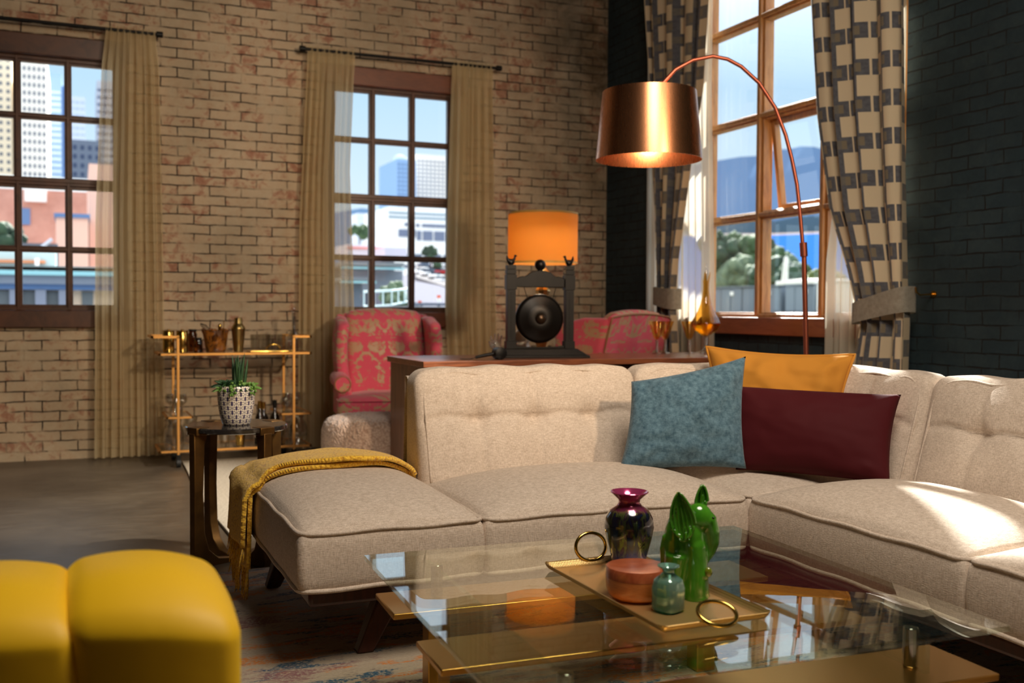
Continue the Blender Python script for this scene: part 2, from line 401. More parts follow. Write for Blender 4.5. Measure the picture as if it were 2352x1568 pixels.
def thin_glass(name, tint=(1, 1, 1), gl=.9, ior=1.45):
    t = NT(name); n = t.n; l = t.l; n.remove(t.b)
    tp = n.new('ShaderNodeBsdfTransparent'); tp.inputs[0].default_value = _c(tint)
    g = n.new('ShaderNodeBsdfGlossy'); g.inputs['Roughness'].default_value = .005; g.inputs[0].default_value = (gl, gl, gl, 1)
    f = n.new('ShaderNodeFresnel'); ge = n.new('ShaderNodeNewGeometry')   # same reflection from either side of the pane
    l.new(t.math('MULTIPLY_ADD', ge.outputs['Backfacing'], 1/ior-ior, ior), f.inputs[0])
    m = n.new('ShaderNodeMixShader'); l.new(f.outputs[0], m.inputs[0]); l.new(tp.outputs[0], m.inputs[1]); l.new(g.outputs[0], m.inputs[2]); l.new(m.outputs[0], t.o.inputs[0])
    return t.m
PANE = thin_glass('window_glass', (.97, .99, 1), .8)
TABLEGLASS = thin_glass('table_glass', (.90, .94, .88), 1, 1.55)
CLEAR = thin_glass('clear_thin_glass', (.88, .88, .86), 1, 2.3)
AMBER = mat('amber_glass', S(232, 150, 20), .02, trans=1, ior=1.45)
def tinted(name, c, ior=1.5): return mat(name, c, .03, trans=1, ior=ior)
AMBERT = thin_glass('amber_thin_glass', S(250, 232, 190), 1, 1.5)
AMBERD = thin_glass('amber_decanter_glass', S(240, 206, 130), 1, 1.5)
CRYSTAL = thin_glass('crystal', (.88, .86, .82), 1, 2.0)
def rug_mat():
    t = NT('distressed_rug'); c = t.coord()
    st = t.mapping(c, (1, 3.6, 1)); n1 = t.noise(st, 3.2, 6, .65, .6); n2 = t.noise(t.mapping(c, (1, 3.0, 1), loc=(7, 3, 0)), 4.3, 5, .6, .6); n3 = t.noise(c, 95, 3, .7)
    n4 = t.noise(t.mapping(c, (1, 2.6, 1), loc=(3, 9, 0)), 3.0, 4, .6)
    base = t.mix(n3, S(196, 182, 158), S(158, 138, 116))
    def m(n, lo, hi): return t.math('MULTIPLY', t.ramp(n, [(lo, 0), (hi, 1)]), t.ramp(n3, [(.38, .15), (.55, 1)]))
    col = t.mix(m(n1, .53, .58), base, S(24, 80, 108)); col = t.mix(m(n2, .54, .60), col, S(210, 126, 44)); col = t.mix(m(n4, .57, .66), col, S(136, 92, 92))
    inv = t.math('SUBTRACT', 1, n2); col = t.mix(m(inv, .62, .7), col, S(60, 54, 66))
    t.set('Base Color', col); t.set('Roughness', .95); t.set('Sheen Weight', .2); t.bump(n3, .6, .006); return t.m
RUG = rug_mat()
def pale_rug():
    t = NT('pale_wool'); c = t.coord(); n = t.noise(c, 70, 4, .7); t.set('Base Color', t.ramp(n, [(.3, S(176, 162, 140)), (.6, S(218, 206, 186))])); t.set('Roughness', .95); t.bump(n, .7, .008); return t.m
PALERUG = pale_rug()
MARBLE = mat('black_marble', S(40, 38, 38), .16, var=(S(96, 92, 88), 30, .5, .78), coat=.4)
CERAMICW = mat('white_glazed_ceramic', S(226, 214, 196), .15, coat=.5)
GREENGL = mat('green_glaze', S(74, 142, 34), .15, coat=.7, var=(S(42, 100, 20), 18, .45, .7))
print('part 1 ok')
# ------------------------------------------------------------------ room shell
YB, XR, ZC = 7.65, 4.147, 4.75
XL, YF = -3.4, -2.6
def struct(name, mb, m, label, **kw):
    o = obj(name, mb, m, smooth=False, **kw); return tag(o, label, kind='structure')
W1 = (-.75, .32, .914, 2.90); W2 = (1.72, 2.81, .914, 2.90); W3 = (4.25, 6.91, .90, 4.36)
b = MB()
for x0, x1, z0, z1 in ((XL-.3, W1[0], 0, ZC), (W1[1], W2[0], 0, ZC), (W2[1], XR, 0, ZC), (W1[0], W1[1], 0, W1[2]), (W1[0], W1[1], W1[3], ZC), (W2[0], W2[1], 0, W2[2]), (W2[0], W2[1], W2[3], ZC)):
    b.box(x0, x1, YB, YB+.3, z0, z1)
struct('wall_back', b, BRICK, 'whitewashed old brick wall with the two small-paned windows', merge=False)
b = MB()
for y0, y1, z0, z1 in ((YF-.3, W3[0], 0, ZC), (W3[1], YB+.3, 0, ZC), (W3[0], W3[1], 0, W3[2]), (W3[0], W3[1], W3[3], ZC)):
    b.box(XR, XR+.17, y0, y1, z0, z1)
struct('wall_right', b, TEAL, 'dark teal painted brick wall with the tall window', merge=False)
PLASTER = mat('warm_grey_plaster', S(104, 92, 80), .85)
struct('wall_left', MB().box(XL-.3, XL, YF-.3, YB, 0, ZC), PLASTER, 'plain wall on the left of the room')
struct('wall_front', MB().box(XL, XR, YF-.3, YF, 0, ZC), PLASTER, 'plain wall behind the viewer')
struct('floor', MB().box(XL-.3, XR+.3, YF-.3, YB+.3, -.2, 0), FLOOR, 'dark polished concrete floor')
struct('ceiling', MB().box(XL-.3, XR+.3, YF-.3, YB+.3, ZC, ZC+.2), mat('dark_ceiling', S(70, 60, 50), .9), 'dark ceiling above the room')

def window_back(n, w, label):
    x0, x1, z0, z1 = w
    t = thing('window_%d' % n, label, None, ((x0+x1)/2, YB, z0), kind='structure')
    gx0, gx1 = x0+.06, x1-.06; gw = (gx1-gx0)/3
    f = MB()
    f.box(x0, x0+.06, YB-.02, YB+.16, z0, z1).box(x1-.06, x1, YB-.02, YB+.16, z0, z1)
    obj('window_frame', f, WINWOOD, t, True, bevel=.004)
    obj('sill_board', MB().box(x0-.03, x1+.03, YB-.05, YB+.16, z0, z0+.118), WINWOOD if n == 1 else HEADWOOD, t, True, bevel=.006)
    obj('head_board', MB().box(x0-.02, x1+.02, YB-.04, YB+.16, z1-.138, z1), WINWOOD if n == 1 else HEADWOOD, t, True, bevel=.006)
    m = MB()
    zb, zt = z0+.118, z1-.138
    for k in (0, 1, 2, 3):
        xx = gx0+gw*k; hw = .024 if k in (1, 2) else .03
        m.box(xx-hw, xx+hw, YB+.03, YB+.075, zb, zt); m.box(xx-hw*.45, xx+hw*.45, YB+.012, YB+.032, zb, zt)
    for z, hw in ((zb+.012, .028), (1.452, .022), (1.906, .038), (2.358, .022), (zt-.012, .028)):
        m.box(gx0, gx1, YB+.031, YB+.074, z-hw, z+hw); m.box(gx0, gx1, YB+.014, YB+.033, z-hw*.45, z+hw*.45)
    m.box(gx0, gx1, YB+.005, YB+.03, 1.906+.004, 1.906+.034)
    obj('muntins', m, WINWOOD, t, True, bevel=.003, merge=False)
    obj('pane', MB().box(gx0, gx1, YB+.05, YB+.054, zb, zt), PANE, t, True, smooth=False)
    return t
window_back(1, W1, 'dark wooden window with three columns of small panes, left on the brick wall')
window_back(2, W2, 'dark wooden small-paned window behind the pink wing chair')

t = thing('window_3', 'tall honey oak window in the dark teal wall with one pane tilted open', None, (XR, 5.26, .9), kind='structure')
cols = [4.31, 4.947, 5.582, 6.217, 6.85]; rows = [1.025, 1.695, 2.353, 3.008, 3.66, 4.31]
f = MB()
f.box(XR+.0, XR+.165, 4.25, 4.31, .9, 4.36).box(XR+.0, XR+.165, 6.85, 6.91, .9, 4.36).box(XR+.0, XR+.165, 4.31, 6.85, 4.30, 4.36)
obj('window_frame', f, OAK, t, True, bevel=.004, merge=False)
obj('sill_board', MB().box(XR-.05, XR+.165, 4.22, 6.94, .90, 1.015), OAKSILL, t, True, bevel=.006)
m = MB()
for i, y in enumerate(cols):
    hw = .032 if i in (1, 2, 3) else .03
    m.box(XR+.04, XR+.115, y-hw, y+hw, 1.0, 4.32); m.box(XR+.015, XR+.042, y-hw*.5, y+hw*.5, 1.0, 4.32)
for i, z in enumerate(rows):
    hw = .028 if i else .024
    m.box(XR+.042, XR+.112, 4.31, 6.85, z-hw, z+hw); m.box(XR+.018, XR+.044, 4.31, 6.85, z-hw*.5, z+hw*.5)
obj('muntins', m, OAK, t, True, bevel=.004, merge=False)
g = MB()
for i in range(4):
    for j in range(5):
        if (i, j) == (1, 1): continue
        g.box(XR+.085, XR+.089, cols[i]+.02, cols[i+1]-.02, rows[j]+.02, rows[j+1]-.02)
obj('pane', g, PANE, t, True, smooth=False, merge=False)
# tilted sash, hinged along its top rail
y0, y1, z0, z1 = 4.985, 5.545, 1.728, 2.322
s = MB(); s.box(0, .045, y0, y0+.035, z0, z1).box(0, .045, y1-.035, y1, z0, z1).box(0, .044, y0+.035, y1-.035, z0, z0+.035).box(0, .044, y0+.035, y1-.035, z1-.035, z1)
R = Matrix.Rotation(math.radians(-7), 4, 'Y')
tilt = lambda p: Vector((XR+.09, 0, z1)) + (R @ (p-Vector((0, 0, z1)))) 
sash = obj('open_sash', s.xf(tilt), OAK, t, True, bevel=.003, merge=False)
pg = MB().box(.02, .024, y0+.03, y1-.03, z0+.03, z1-.03).xf(tilt)
o = obj('sash_pane', pg, PANE, sash, False, smooth=False)
for v in o.data.vertices: v.co -= Vector((XR, 5.26, .9))

# added sun blocker, unseen from inside: it tilts upwards away from the wall and keeps the high sun off the brick-wall windows
t = thing('added_sunshade', 'added slanted metal sun blocker, unseen, outside above the two brick-wall windows', 'roof', (1.0, 8.0, 3.0))
cn = MB().box(-3.4, 5.2, 7.96, 11.2, 0, .08).xf(lambda p: Vector((p.x, p.y, p.z+3.06+.25*(p.y-7.96))))
obj('sunshade_sheet', cn, mat('sunshade_metal', S(150, 150, 150), .6), t, True, smooth=False)
for x in (-3.3, .8, 5.1): obj('sunshade_rib', MB().box(x-.04, x+.04, 7.96, 11.1, -.1, 0).xf(lambda p: Vector((p.x, p.y, p.z+3.06+.25*(p.y-7.96)))), DARKWOOD, t, True, smooth=False)

# ------------------------------------------------------------------ curtains
def lerpk(keys, v):
    for (a, x), (b2, y) in zip(keys, keys[1:]):
        if v <= b2: return x+(y-x)*(v-a)/(b2-a) if b2 > a else x
    return keys[-1][1]
def curtain_mb(axis, pos, lo, hi, zt, zb, folds, amp, seed=0, nu=170, nv=46, cloth=1.6, gather=True, hem=0):
    """lo/hi: key lists (z, edge) from top to bottom"""
    lo = sorted(lo); hi = sorted(hi); rnd = random.Random(seed); ph = [rnd.uniform(0, 6.28) for _ in range(6)]
    def fn(u, v):
        z = zt+(zb-zt)*v
        a, b_ = lerpk(lo, z), lerpk(hi, z)
        k = 2*PI*folds*u
        s = a+(b_-a)*(u+.012*math.sin(k*.5+ph[0])+.3/folds/6.28*math.sin(2*k+ph[1]))
        A = amp*(.55+.45*min(1, v*5)) 
        d = A*(math.sin(k+ph[2]+.5*math.sin(v*2+ph[3]))+.35*math.sin(k*1.7+ph[4]+v)+.25*math.sin(k*.43+ph[5]))
        if gather and v < .06: d = d*(.5)+.006*math.sin(k*5+ph[1])
        if v < .012 and gather: z += .012*math.sin(k*3.1+ph[0])
        return (s, pos+d, z) if axis == 'x' else (pos+d, s, z)
    return MB().grid(fn, nu, nv, uvf=lambda u, v: (u*cloth, (1-v)*(zt-zb)))
def rod(name, p0, p1, label, mt):
    t = thing(name, label, 'curtain rod', (Vector(p0)+Vector(p1))/2)
    obj('rod', MB().tube([p0, p1], .012, 12), mt, t, True)
    d = (Vector(p1)-Vector(p0)).normalized()
    for p, sg in ((p0, -1), (p1, 1)):
        c = Vector(p)+d*sg*.02
        obj('finial', MB().tube([c-d*.022, c+d*.022], .021, 14), mt, t, True, bevel=.003)
        br = Vector(p)-d*sg*.06
        w = Vector((0, YB, 0)) if abs(d.x) > .5 else Vector((XR, 0, 0))
        e = Vector((br.x, YB-.001, br.z)) if abs(d.x) > .5 else Vector((XR-.001, br.y, br.z))
        obj('bracket', MB().tube([br, e], .008, 8), mt, t, True)
rod('curtain_rod', (-.97, 7.545, 2.965), (.515, 7.545, 2.965), 'black rod above the left window', BLACKM)
rod('curtain_rod', (1.555, 7.545, 2.975), (3.085, 7.545, 2.985), 'black rod above the window behind the pink wing chair', BLACKM)
rod('curtain_rod', (4.03, 3.95, 4.47), (4.03, 7.05, 4.47), 'black rod high above the tall oak window', BLACKM)
def curt(label, mb, m, group, name='sheer_curtain', cat='curtain'):
    o = obj(name, mb, m, smooth=True, angle=0, merge=False); return tag(o, label, cat, group)
G = 'sheer cream curtains on the brick wall'
curt('sheer cream curtain on the right side of the left window', curtain_mb('x', 7.54, [(3, .19), (2.7, .155), (1.67, .11), (0, .093)], [(3, .5), (2.7, .53), (1.4, .55), (0, .56)], 2.985, .012, 8, .024, 1, cloth=1.4), SHEER, G)
curt('sheer cream curtain at the far left edge, mostly out of frame', curtain_mb('x', 7.54, [(3, -.96), (0, -1.0)], [(3, -.68), (2, -.62), (0, -.60)], 2.985, .012, 8, .024, 9, cloth=1.4), SHEER, G)
curt('sheer cream curtain left of the middle window, behind the pink wing chair', curtain_mb('x', 7.54, [(3, 1.575), (1.7, 1.515), (0, 1.50)], [(3, 1.935), (2.1, 1.90), (1.4, 1.925), (0, 1.96)], 2.995, .012, 8, .026, 2, cloth=1.5), SHEER, G)
curt('sheer cream curtain hanging between the middle window and the amber table lamp', curtain_mb('x', 7.54, [(3, 2.705), (1.1, 2.655), (.7, 2.68), (0, 2.66)], [(3, 3.055), (1.45, 3.09), (.7, 3.11), (0, 3.12)], 3.005, .012, 9, .024, 3, cloth=1.5), SHEER, G)
G = 'ivory sheers beside the tall oak window'
curt('ivory sheer behind the left patterned drape, glowing in daylight', curtain_mb('y', 4.085, [(4.5, 6.0), (2.62, 6.01), (1.4, 5.955), (0, 5.93)], [(4.5, 6.88), (0, 6.86)], 4.45, .012, 10, .014, 4, cloth=2), SHEER2, G)
curt('ivory sheer behind the right patterned drape, its foot in daylight', curtain_mb('y', 4.085, [(4.5, 4.2), (0, 4.2)], [(4.5, 4.72), (1.66, 4.73), (1.35, 4.785), (0, 4.79)], 4.45, .012, 9, .014, 5, cloth=2), SHEER2, G)
def waist(mb_keys, z): return mb_keys
G = 'patterned drapes with grey tiebacks'
l = curt('patterned drape with linked squares, left of the tall oak window', curtain_mb('y', 4.01, [(4.5, 5.75), (3.2, 5.945), (2.6, 6.0), (2.09, 6.145), (1.42, 6.30), (1.15, 6.335), (.69, 6.285), (0, 6.25)],
    [(4.5, 6.9), (3.44, 6.815), (2.76, 6.725), (2.16, 6.68), (1.26, 6.57), (1.1, 6.565), (.67, 6.56), (0, 6.6)], 4.45, .012, 4, .034, 6, nu=220, nv=90, cloth=1.05), DRAPE, G, 'patterned_drape')
r_ = curt('patterned drape with linked squares, right of the tall oak window', curtain_mb('y', 3.995, [(4.5, 4.15), (2.7, 4.13), (2.0, 4.107), (1.18, 4.075), (1.06, 4.06), (.75, 4.062), (0, 4.06)],
    [(4.5, 4.72), (3.1, 4.80), (2.9, 4.87), (2.2, 4.79), (1.65, 4.667), (1.29, 4.50), (1.09, 4.43), (.985, 4.385), (.78, 4.43), (0, 4.47)], 4.45, .012, 4, .040, 17, nu=240, nv=100, cloth=1.2), DRAPE, G, 'patterned_drape')
def band(y0, y1, z0l, z0r, z1l, z1r, x, d):
    # a flat cloth band wrapped around the gathered drape (an oval tube of cloth, open at the top and bottom)
    def fn(u, v):
        a = 2*PI*u; yy = (y0+y1)/2+(y1-y0)/2*math.copysign(abs(math.cos(a))**.55, math.cos(a)); xx = x+d*math.copysign(abs(math.sin(a))**.6, math.sin(a))
        k = (yy-y0)/(y1-y0); zb = z0l+(z0r-z0l)*k; zt = z1l+(z1r-z1l)*k
        return (xx, yy, zb+(zt-zb)*v)
    return MB().grid(fn, 64, 4)
o = obj('tieback', band(6.31, 6.575, 1.065, 1.105, 1.215, 1.235, 4.01, .07), GREYFAB, l, angle=0); o['label'] = 'plain grey linen tieback'
o = obj('tieback', band(4.045, 4.44, 1.055, .985, 1.19, 1.095, 4.0, .078), GREYFAB, r_, angle=0); o['label'] = 'plain grey linen tieback, slanting'
for y, z, lb in ((4.03, 1.15, 'brass tieback hook on the teal wall right of the tall window'), (6.62, 1.16, 'brass tieback hook on the teal wall left of the tall window')):
    h = thing('tieback_hook', lb, 'hook', (XR, y, z), group='brass tieback hooks')
    obj('hook_plate', MB().tube([(0, 0, 0), (-.008, 0, 0)], .018, 14), BRASS, h)
    obj('hook_arm', MB().tube([(-.008, 0, 0), (-.10, 0, -.005), (-.125, .0, .01), (-.13, 0, .035)], .005, 8), BRASS, h)

# added unseen housings around the two wash spots
for i, (loc, lb) in enumerate((((2.7, -.7, 2.75), 'added unseen black spot housing aimed at the brick wall'), ((3.4, 2.2, 4.2), 'added unseen black spot housing aimed at the floor'))):
    t = thing('added_spot_housing', lb, 'spotlight', (loc[0], loc[1], ZC), group='added unseen spot housings')
    obj('stem', MB().tube([(loc[0], loc[1], ZC), (loc[0], loc[1], loc[2]+.3)], .012, 10), BLACKM, t, True)
    tg = ((1.15, 7.65, 1.3), (.55, 5.75, 0))[i]; d = (Vector(tg)-Vector(loc)).normalized(); L = Vector(loc)
    obj('housing_head', MB().tube([L-d*.30, L-d*.28, L-d*.14], [.03, .065, .07], 20), BLACKM, t, True)
print('part 2 ok')
# ------------------------------------------------------------------ rugs
def rug(name, x0, x1, y0, y1, h, m, label, wob=.0, seed=0):
    rn = random.Random(seed); p = [rn.uniform(0, 6) for _ in range(4)]
    b = MB()
    def disp(w, q):
        w.x += wob*math.sin(w.y*2.2+p[0])*q.x; w.y += wob*math.sin(w.x*2.7+p[1])*q.y; return w
    b.rbox(x0, x1, y0, y1, .0005, h, .004, (24, 24, 2), disp)
    return tag(obj(name, b, m, merge=True, angle=60), label, 'rug')
rug('pale_rug', .625, 3.35, 4.72, 7.2, .014, PALERUG, 'pale wool rug under the pink wing chair and desk', .015, 3)
rug('patterned_rug', .12, 3.0, -.6, 4.1, .013, RUG, 'distressed cream rug with blue and orange streaks under the sofa', .01, 5)

# ------------------------------------------------------------------ sectional sofa
SOFA = thing('sectional_sofa', 'oatmeal linen corner sofa with tufted back and dark walnut base', 'sofa', (1.6, 3.0, 0))
def seat_cushion(x0, x1, y0, y1, crown=.075, label=None, front='-y'):
    z0, z1 = .245, .42; b = MB(); cx, cy = (x0+x1)/2, (y0+y1)/2
    def disp(w, q):
        k = max(0, 1-abs(q.x)**2.6)*max(0, 1-abs(q.y)**2.6)
        if q.z > .3: w.z += crown*k**.62*(q.z-.3)/.7
        if abs(q.z) < .95:
            bl = .008*(1-q.z**2); w.x += bl*q.x; w.y += bl*q.y
        return w
    b.rbox(x0, x1, y0, y1, z0, z1, .022, (34, 34, 8), disp)
    c = obj('seat_cushion', b, LINEN, SOFA, True, angle=0)
    def ring(z, off, r=.05):
        pts = []
        for sx_, sy_, a0 in ((1, 1, 0), (-1, 1, 90), (-1, -1, 180), (1, -1, 270)):
            for k in range(7):
                a = math.radians(a0+k*15); pts.append((cx+sx_*((x1-x0)/2-r+off)+r*math.cos(a), cy+sy_*((y1-y0)/2-r+off)+r*math.sin(a), z))
        out_ = []
        for p, q in zip(pts, pts[1:]+pts[:1]):
            P, Q = Vector(p), Vector(q); n = max(1, int((Q-P).length/.04))
            out_ += [P.lerp(Q, i/n)+Vector((0, 0, .0025*math.sin((P.lerp(Q, i/n).x+P.lerp(Q, i/n).y)*23))) for i in range(n)]
        return out_
    p = MB().tube(ring(.418, -.001, .035), .0065, 8, closed=True).tube(ring(.256, .001, .035), .0075, 8, closed=True)
    o = obj('piping', p, LINEN, c, False, angle=0)
    for v in o.data.vertices: v.co -= SOFA.location
    return c
seat_cushion(.565, 1.118, 2.815, 3.93, .085)
seat_cushion(1.126, 2.080, 2.815, 3.46, .085)
seat_cushion(2.093, 2.72, 2.83, 3.46, .045)
seat_cushion(2.088, 2.72, 1.912, 2.823, .085)
seat_cushion(2.088, 2.72, .95, 1.905, .085)
# back sections follow an L-shaped path with a rounded corner
RC = .36; XB, YBk = 2.63, 3.38; L1 = XB-RC
def bpath(s):
    # s measured along the front line of the back, x from 0
    if s <= L1: return Vector((s, YBk, 0)), Vector((0, 1, 0))
    a = (s-L1)/RC
    if a <= PI/2: return Vector((L1+RC*math.sin(a), YBk-RC+RC*math.cos(a), 0)), Vector((math.sin(a), math.cos(a), 0))
    d = s-L1-RC*PI/2; return Vector((XB, YBk-RC-d, 0)), Vector((1, 0, 0))
def s_at_y(y): return L1+RC*PI/2+(YBk-RC-y)
def back_section(s0, s1, tufts, ztop=.825, thick=.30):
    zb = .27; b = MB()
    ts = [s0+(s1-s0)*(i+1)/(tufts+1) for i in range(tufts)]; zt_ = .645
    def disp(w, q):
        s, t, z = w.x, w.y, w.z
        hz = (z-zb)/(ztop-zb)
        if q.y < 0:   # front face
            fr = min(1, (1-abs(q.x)**8))*min(1, 1-abs(q.z)**6)
            t -= .035*fr*(1-abs(q.x)**3)*(1-abs(q.z)**2.5)
            dd = min(abs(s-c) for c in ts) if ts else 9
            zc = zt_+.018*(1-math.cos(2*PI*(s-s0)/((s1-s0)/(tufts+1))))/2 if ts else zt_
            e = 0
            for c in ts: e += .030*math.exp(-(((s-c)/.05)**2+((z-zt_)/.045)**2))
            e += .014*math.exp(-((z-zc)/.010)**2)+.008*math.exp(-((z-zc)/.05)**2)
            e += (.009*math.exp(-(dd/.007)**2)+.0035*math.exp(-(dd/.03)**2))
            t += e*fr
        if q.z > .6: z += .012*(1-abs(q.x)**4)*math.cos((s-s0)/(s1-s0)*(tufts+1)*2*PI)*-.35+.012*(1-abs(q.x)**4)
        t += hz*(.16*(1-q.y)/2-.02*(1+q.y)/2)
        P, N = bpath(s); return P+N*t+Vector((0, 0, z))
    n = max(40, int((s1-s0)/.010))
    b.rbox(s0, s1, 0, thick, zb, ztop, .055, (n, 12, 56), disp)
    c = obj('back_cushion', b, LINEN, SOFA, True, angle=0)
    # piping follows the front rim
    pts = []
    def pt(s, z, q):
        hz = (z-zb)/(ztop-zb); P, N = bpath(s); return P+N*(.16*hz+.005)+Vector((0, 0, z))
    m = .03; r = .09; k = 14
    zz0, zz1 = zb+.16, ztop-.010
    a, e = s0+m, s1-m
    for i in range(k): pts.append(pt(a, zz0+(zz1-r-zz0)*i/k, 0))
    for i in range(9): an = PI/2*i/8; pts.append(pt(a+r-r*math.cos(an), zz1-r+r*math.sin(an), 0))
    for i in range(1, 40): pts.append(pt(a+r+(e-a-2*r)*i/40, zz1+.004*math.sin(i/40*(tufts+1)*2*PI), 0))
    for i in range(9): an = PI/2*i/8; pts.append(pt(e-r+r*math.sin(an), zz1-r+r*math.cos(an), 0))
    for i in range(1, k+1): pts.append(pt(e, zz1-r+(zz0-zz1+r)*i/k, 0))
    o = obj('piping', MB().tube(pts, .0055, 8), LINEN, c, False, angle=0)
    for v in o.data.vertices: v.co -= SOFA.location
back_section(1.13, 2.055, 3)
back_section(2.06, s_at_y(2.72), 3, .825)
back_section(s_at_y(2.715), s_at_y(1.70), 3)
back_section(s_at_y(1.695), s_at_y(.95), 2)
# outer shell behind the cushions, wooden base rail
sh = MB()
def shell(s, z, t): P, N = bpath(s); return P+N*t+Vector((0, 0, z))
sm = [1.14+(s_at_y(.96)-1.14)*i/90 for i in range(91)]
sh.grid(lambda u, v: shell(1.14+(s_at_y(.96)-1.14)*u, *(((.25, .30), (.78, .265), (.80, .29), (.80, .31), (.26, .345), (.25, .30))[int(v*5+.001)])), 90, 5)
obj('back_shell', sh, LINEN, SOFA, True, angle=50)
rl = MB().box(.60, 2.12, 2.86, 3.84, .195, .243).box(2.12, 2.90, .98, 3.70, .195, .243)
obj('base_rail', rl, DARKWOOD, SOFA, True, bevel=.012, merge=False)
def sofa_leg(x0, y0, x1, y1):
    b = MB()
    for (x, y, z, hx_, hy_) in ((x0, y0, .2, .045, .036), (x1, y1, .014, .026, .024)):
        b.v += [(x+i*hx_, y+j*hy_, z) for i, j in ((-1, -1), (1, -1), (1, 1), (-1, 1))]
    b.f += [(0, 1, 2, 3), (7, 6, 5, 4)]+[(i, 4+i, 4+(i+1) % 4, (i+1) % 4) for i in range(4)]
    obj('leg', b, DARKWOOD, SOFA, True, bevel=.006)
for a in ((.90, 3.03, .79, 2.975), (.72, 3.74, .66, 3.80), (2.02, 3.74, 2.02, 3.80), (2.24, 1.15, 2.17, 1.08), (2.80, 1.15, 2.86, 1.08), (2.80, 3.6, 2.86, 3.66), (2.0, 3.0, 1.95, 2.95)): sofa_leg(*a)

# ------------------------------------------------------------------ pillows
def at(px, py, d): return Vector((0, 0, EYE))+(fw+rt*((px-1176)/F_PX)-up*((py-784)/F_PX))*d
def pillow(name, c4, thick, m, label, pinch=.07, seed=0, wr=.006, piping=None, lump=.5):
    TL, TR, BR, BL = [Vector(c) for c in c4]; cen = (TL+TR+BR+BL)/4
    n = ((TR-TL)+(BR-BL)).cross((TL-BL)+(TR-BR)).normalized()
    if n.y > 0: n = -n
    t = None; b = MB(); nn = 46
    def edge(u, v):
        a, c_ = u*2-1, v*2-1
        a2 = a*(1-pinch*(1-c_*c_)); c2 = c_*(1-pinch*(1-a*a)); uu, vv = (a2+1)/2, (c2+1)/2
        return TL*(1-uu)*(1-vv)+TR*uu*(1-vv)+BR*uu*vv+BL*(1-uu)*vv
    def side(sg):
        def fn(u, v):
            a, c_ = u*2-1, v*2-1; k = max(0, 1-a**2)*max(0, 1-c_**2)
            h = thick*(k**.42)*(.85+.15*math.cos(a*1.6)*math.cos(c_*1.6))
            p = edge(u, v); w = noise.noise(Vector((a*2.2+seed, c_*2.2, sg)))+.5*noise.noise(Vector((a*5+seed, c_*5, sg)))
            cr = sum(math.exp(-(((a-i)*(c_-j*.0)-0)**2)) for i in (0,) for j in (0,))*0
            # creases that run in from the corners
            d1 = abs(a)-abs(c_); cre = math.exp(-(d1/.10)**2)*max(0, (max(abs(a), abs(c_))-.45))*-.02*math.sin((a*7+c_*5)+seed)
            return p+n*sg*(h+wr*w*min(1, k*5)*2+cre*min(1, k*6))
        return fn
    b.grid(side(1), nn, nn).grid(side(-1), nn, nn)
    b.uv = {}
    o = obj(name, b, m, angle=0); tag(o, label, 'cushion')
    if piping:
        pts = [edge(i/30, 0) for i in range(30)]+[edge(1, i/30) for i in range(30)]+[edge(1-i/30, 1) for i in range(30)]+[edge(0, 1-i/30) for i in range(30)]
        obj('piping', MB().tube(pts, .006, 8, closed=True), piping, o, angle=0)
    return o
pillow('mustard_cushion', [at(1622, 796, 4.12), at(1964, 814, 3.98), at(1920, 1060, 3.85), at(1640, 1050, 3.98)], .10, MUSTARD, 'mustard velvet cushion standing in the corner of the sofa behind the other two', .09, 3, .012, piping=MUSTARD)
pillow('burgundy_cushion', [at(1668, 884, 3.86), at(2070, 906, 3.62), at(2044, 1112, 3.48), at(1690, 1078, 3.74)], .095, BURG, 'long burgundy velvet cushion in front of the mustard one', .055, 8, .003)
pillow('blue_cushion', [at(1450, 876, 3.80), at(1713, 818, 3.84), at(1714, 1076, 3.70), at(1420, 1084, 3.66)], .085, BLUEF, 'blue-grey woven cushion leaning against the sofa back', .07, 5, .008)

# ------------------------------------------------------------------ throw blanket on the sofa's left end
BL = thing('throw_blanket', 'folded yellow knitted throw with fringe over the left end of the sofa', 'blanket', (.85, 3.6, .45))
def ztop(x, y):   # cushion surface height
    qx = (x-.8415)/.2765; qy = (y-3.3725)/.5575
    k = max(0, 1-abs(qx)**2.6)*max(0, 1-abs(qy)**2.6); return .42+.085*k**.62
path = []
for i in range(26):
    x = 1.125-(1.125-.60)*i/25; path.append((x, None))
def bl_layer(off, ya, yb, end, wob, x_r):
    def fn(u, v):
        # u along the throw (right end -> over the left side -> down), v across
        y = ya+(yb-ya)*v - .12*math.sin(PI*min(1, u*1.55))*(1-v*.4)
        L_top = x_r-.585; L = L_top+.045+(.40-end); s = u*L
        if s < L_top:
            x = x_r-s; z = ztop(x, min(y, 3.90))+off+.003*math.sin(y*31+x*9)+.006*math.exp(-((x-.85)/.06)**2)*(off > .01)
            if x > x_r-.02: z -= off*.25
        elif s < L_top+.045:
            a = (s-L_top)/.045*PI/2; x = .585-(.028+off)*math.sin(a); z = .412+(.012+off)*math.cos(a)+.0
        else:
            d = s-L_top-.045; x = .555-off-.006*math.sin(y*22+d*8)-.05*d*(1 if wob else .6); z = .412-d
            y += wob*d*.45*(.5-v)*1.2+ (.06*d)
        return Vector((x, y, z))
    return fn
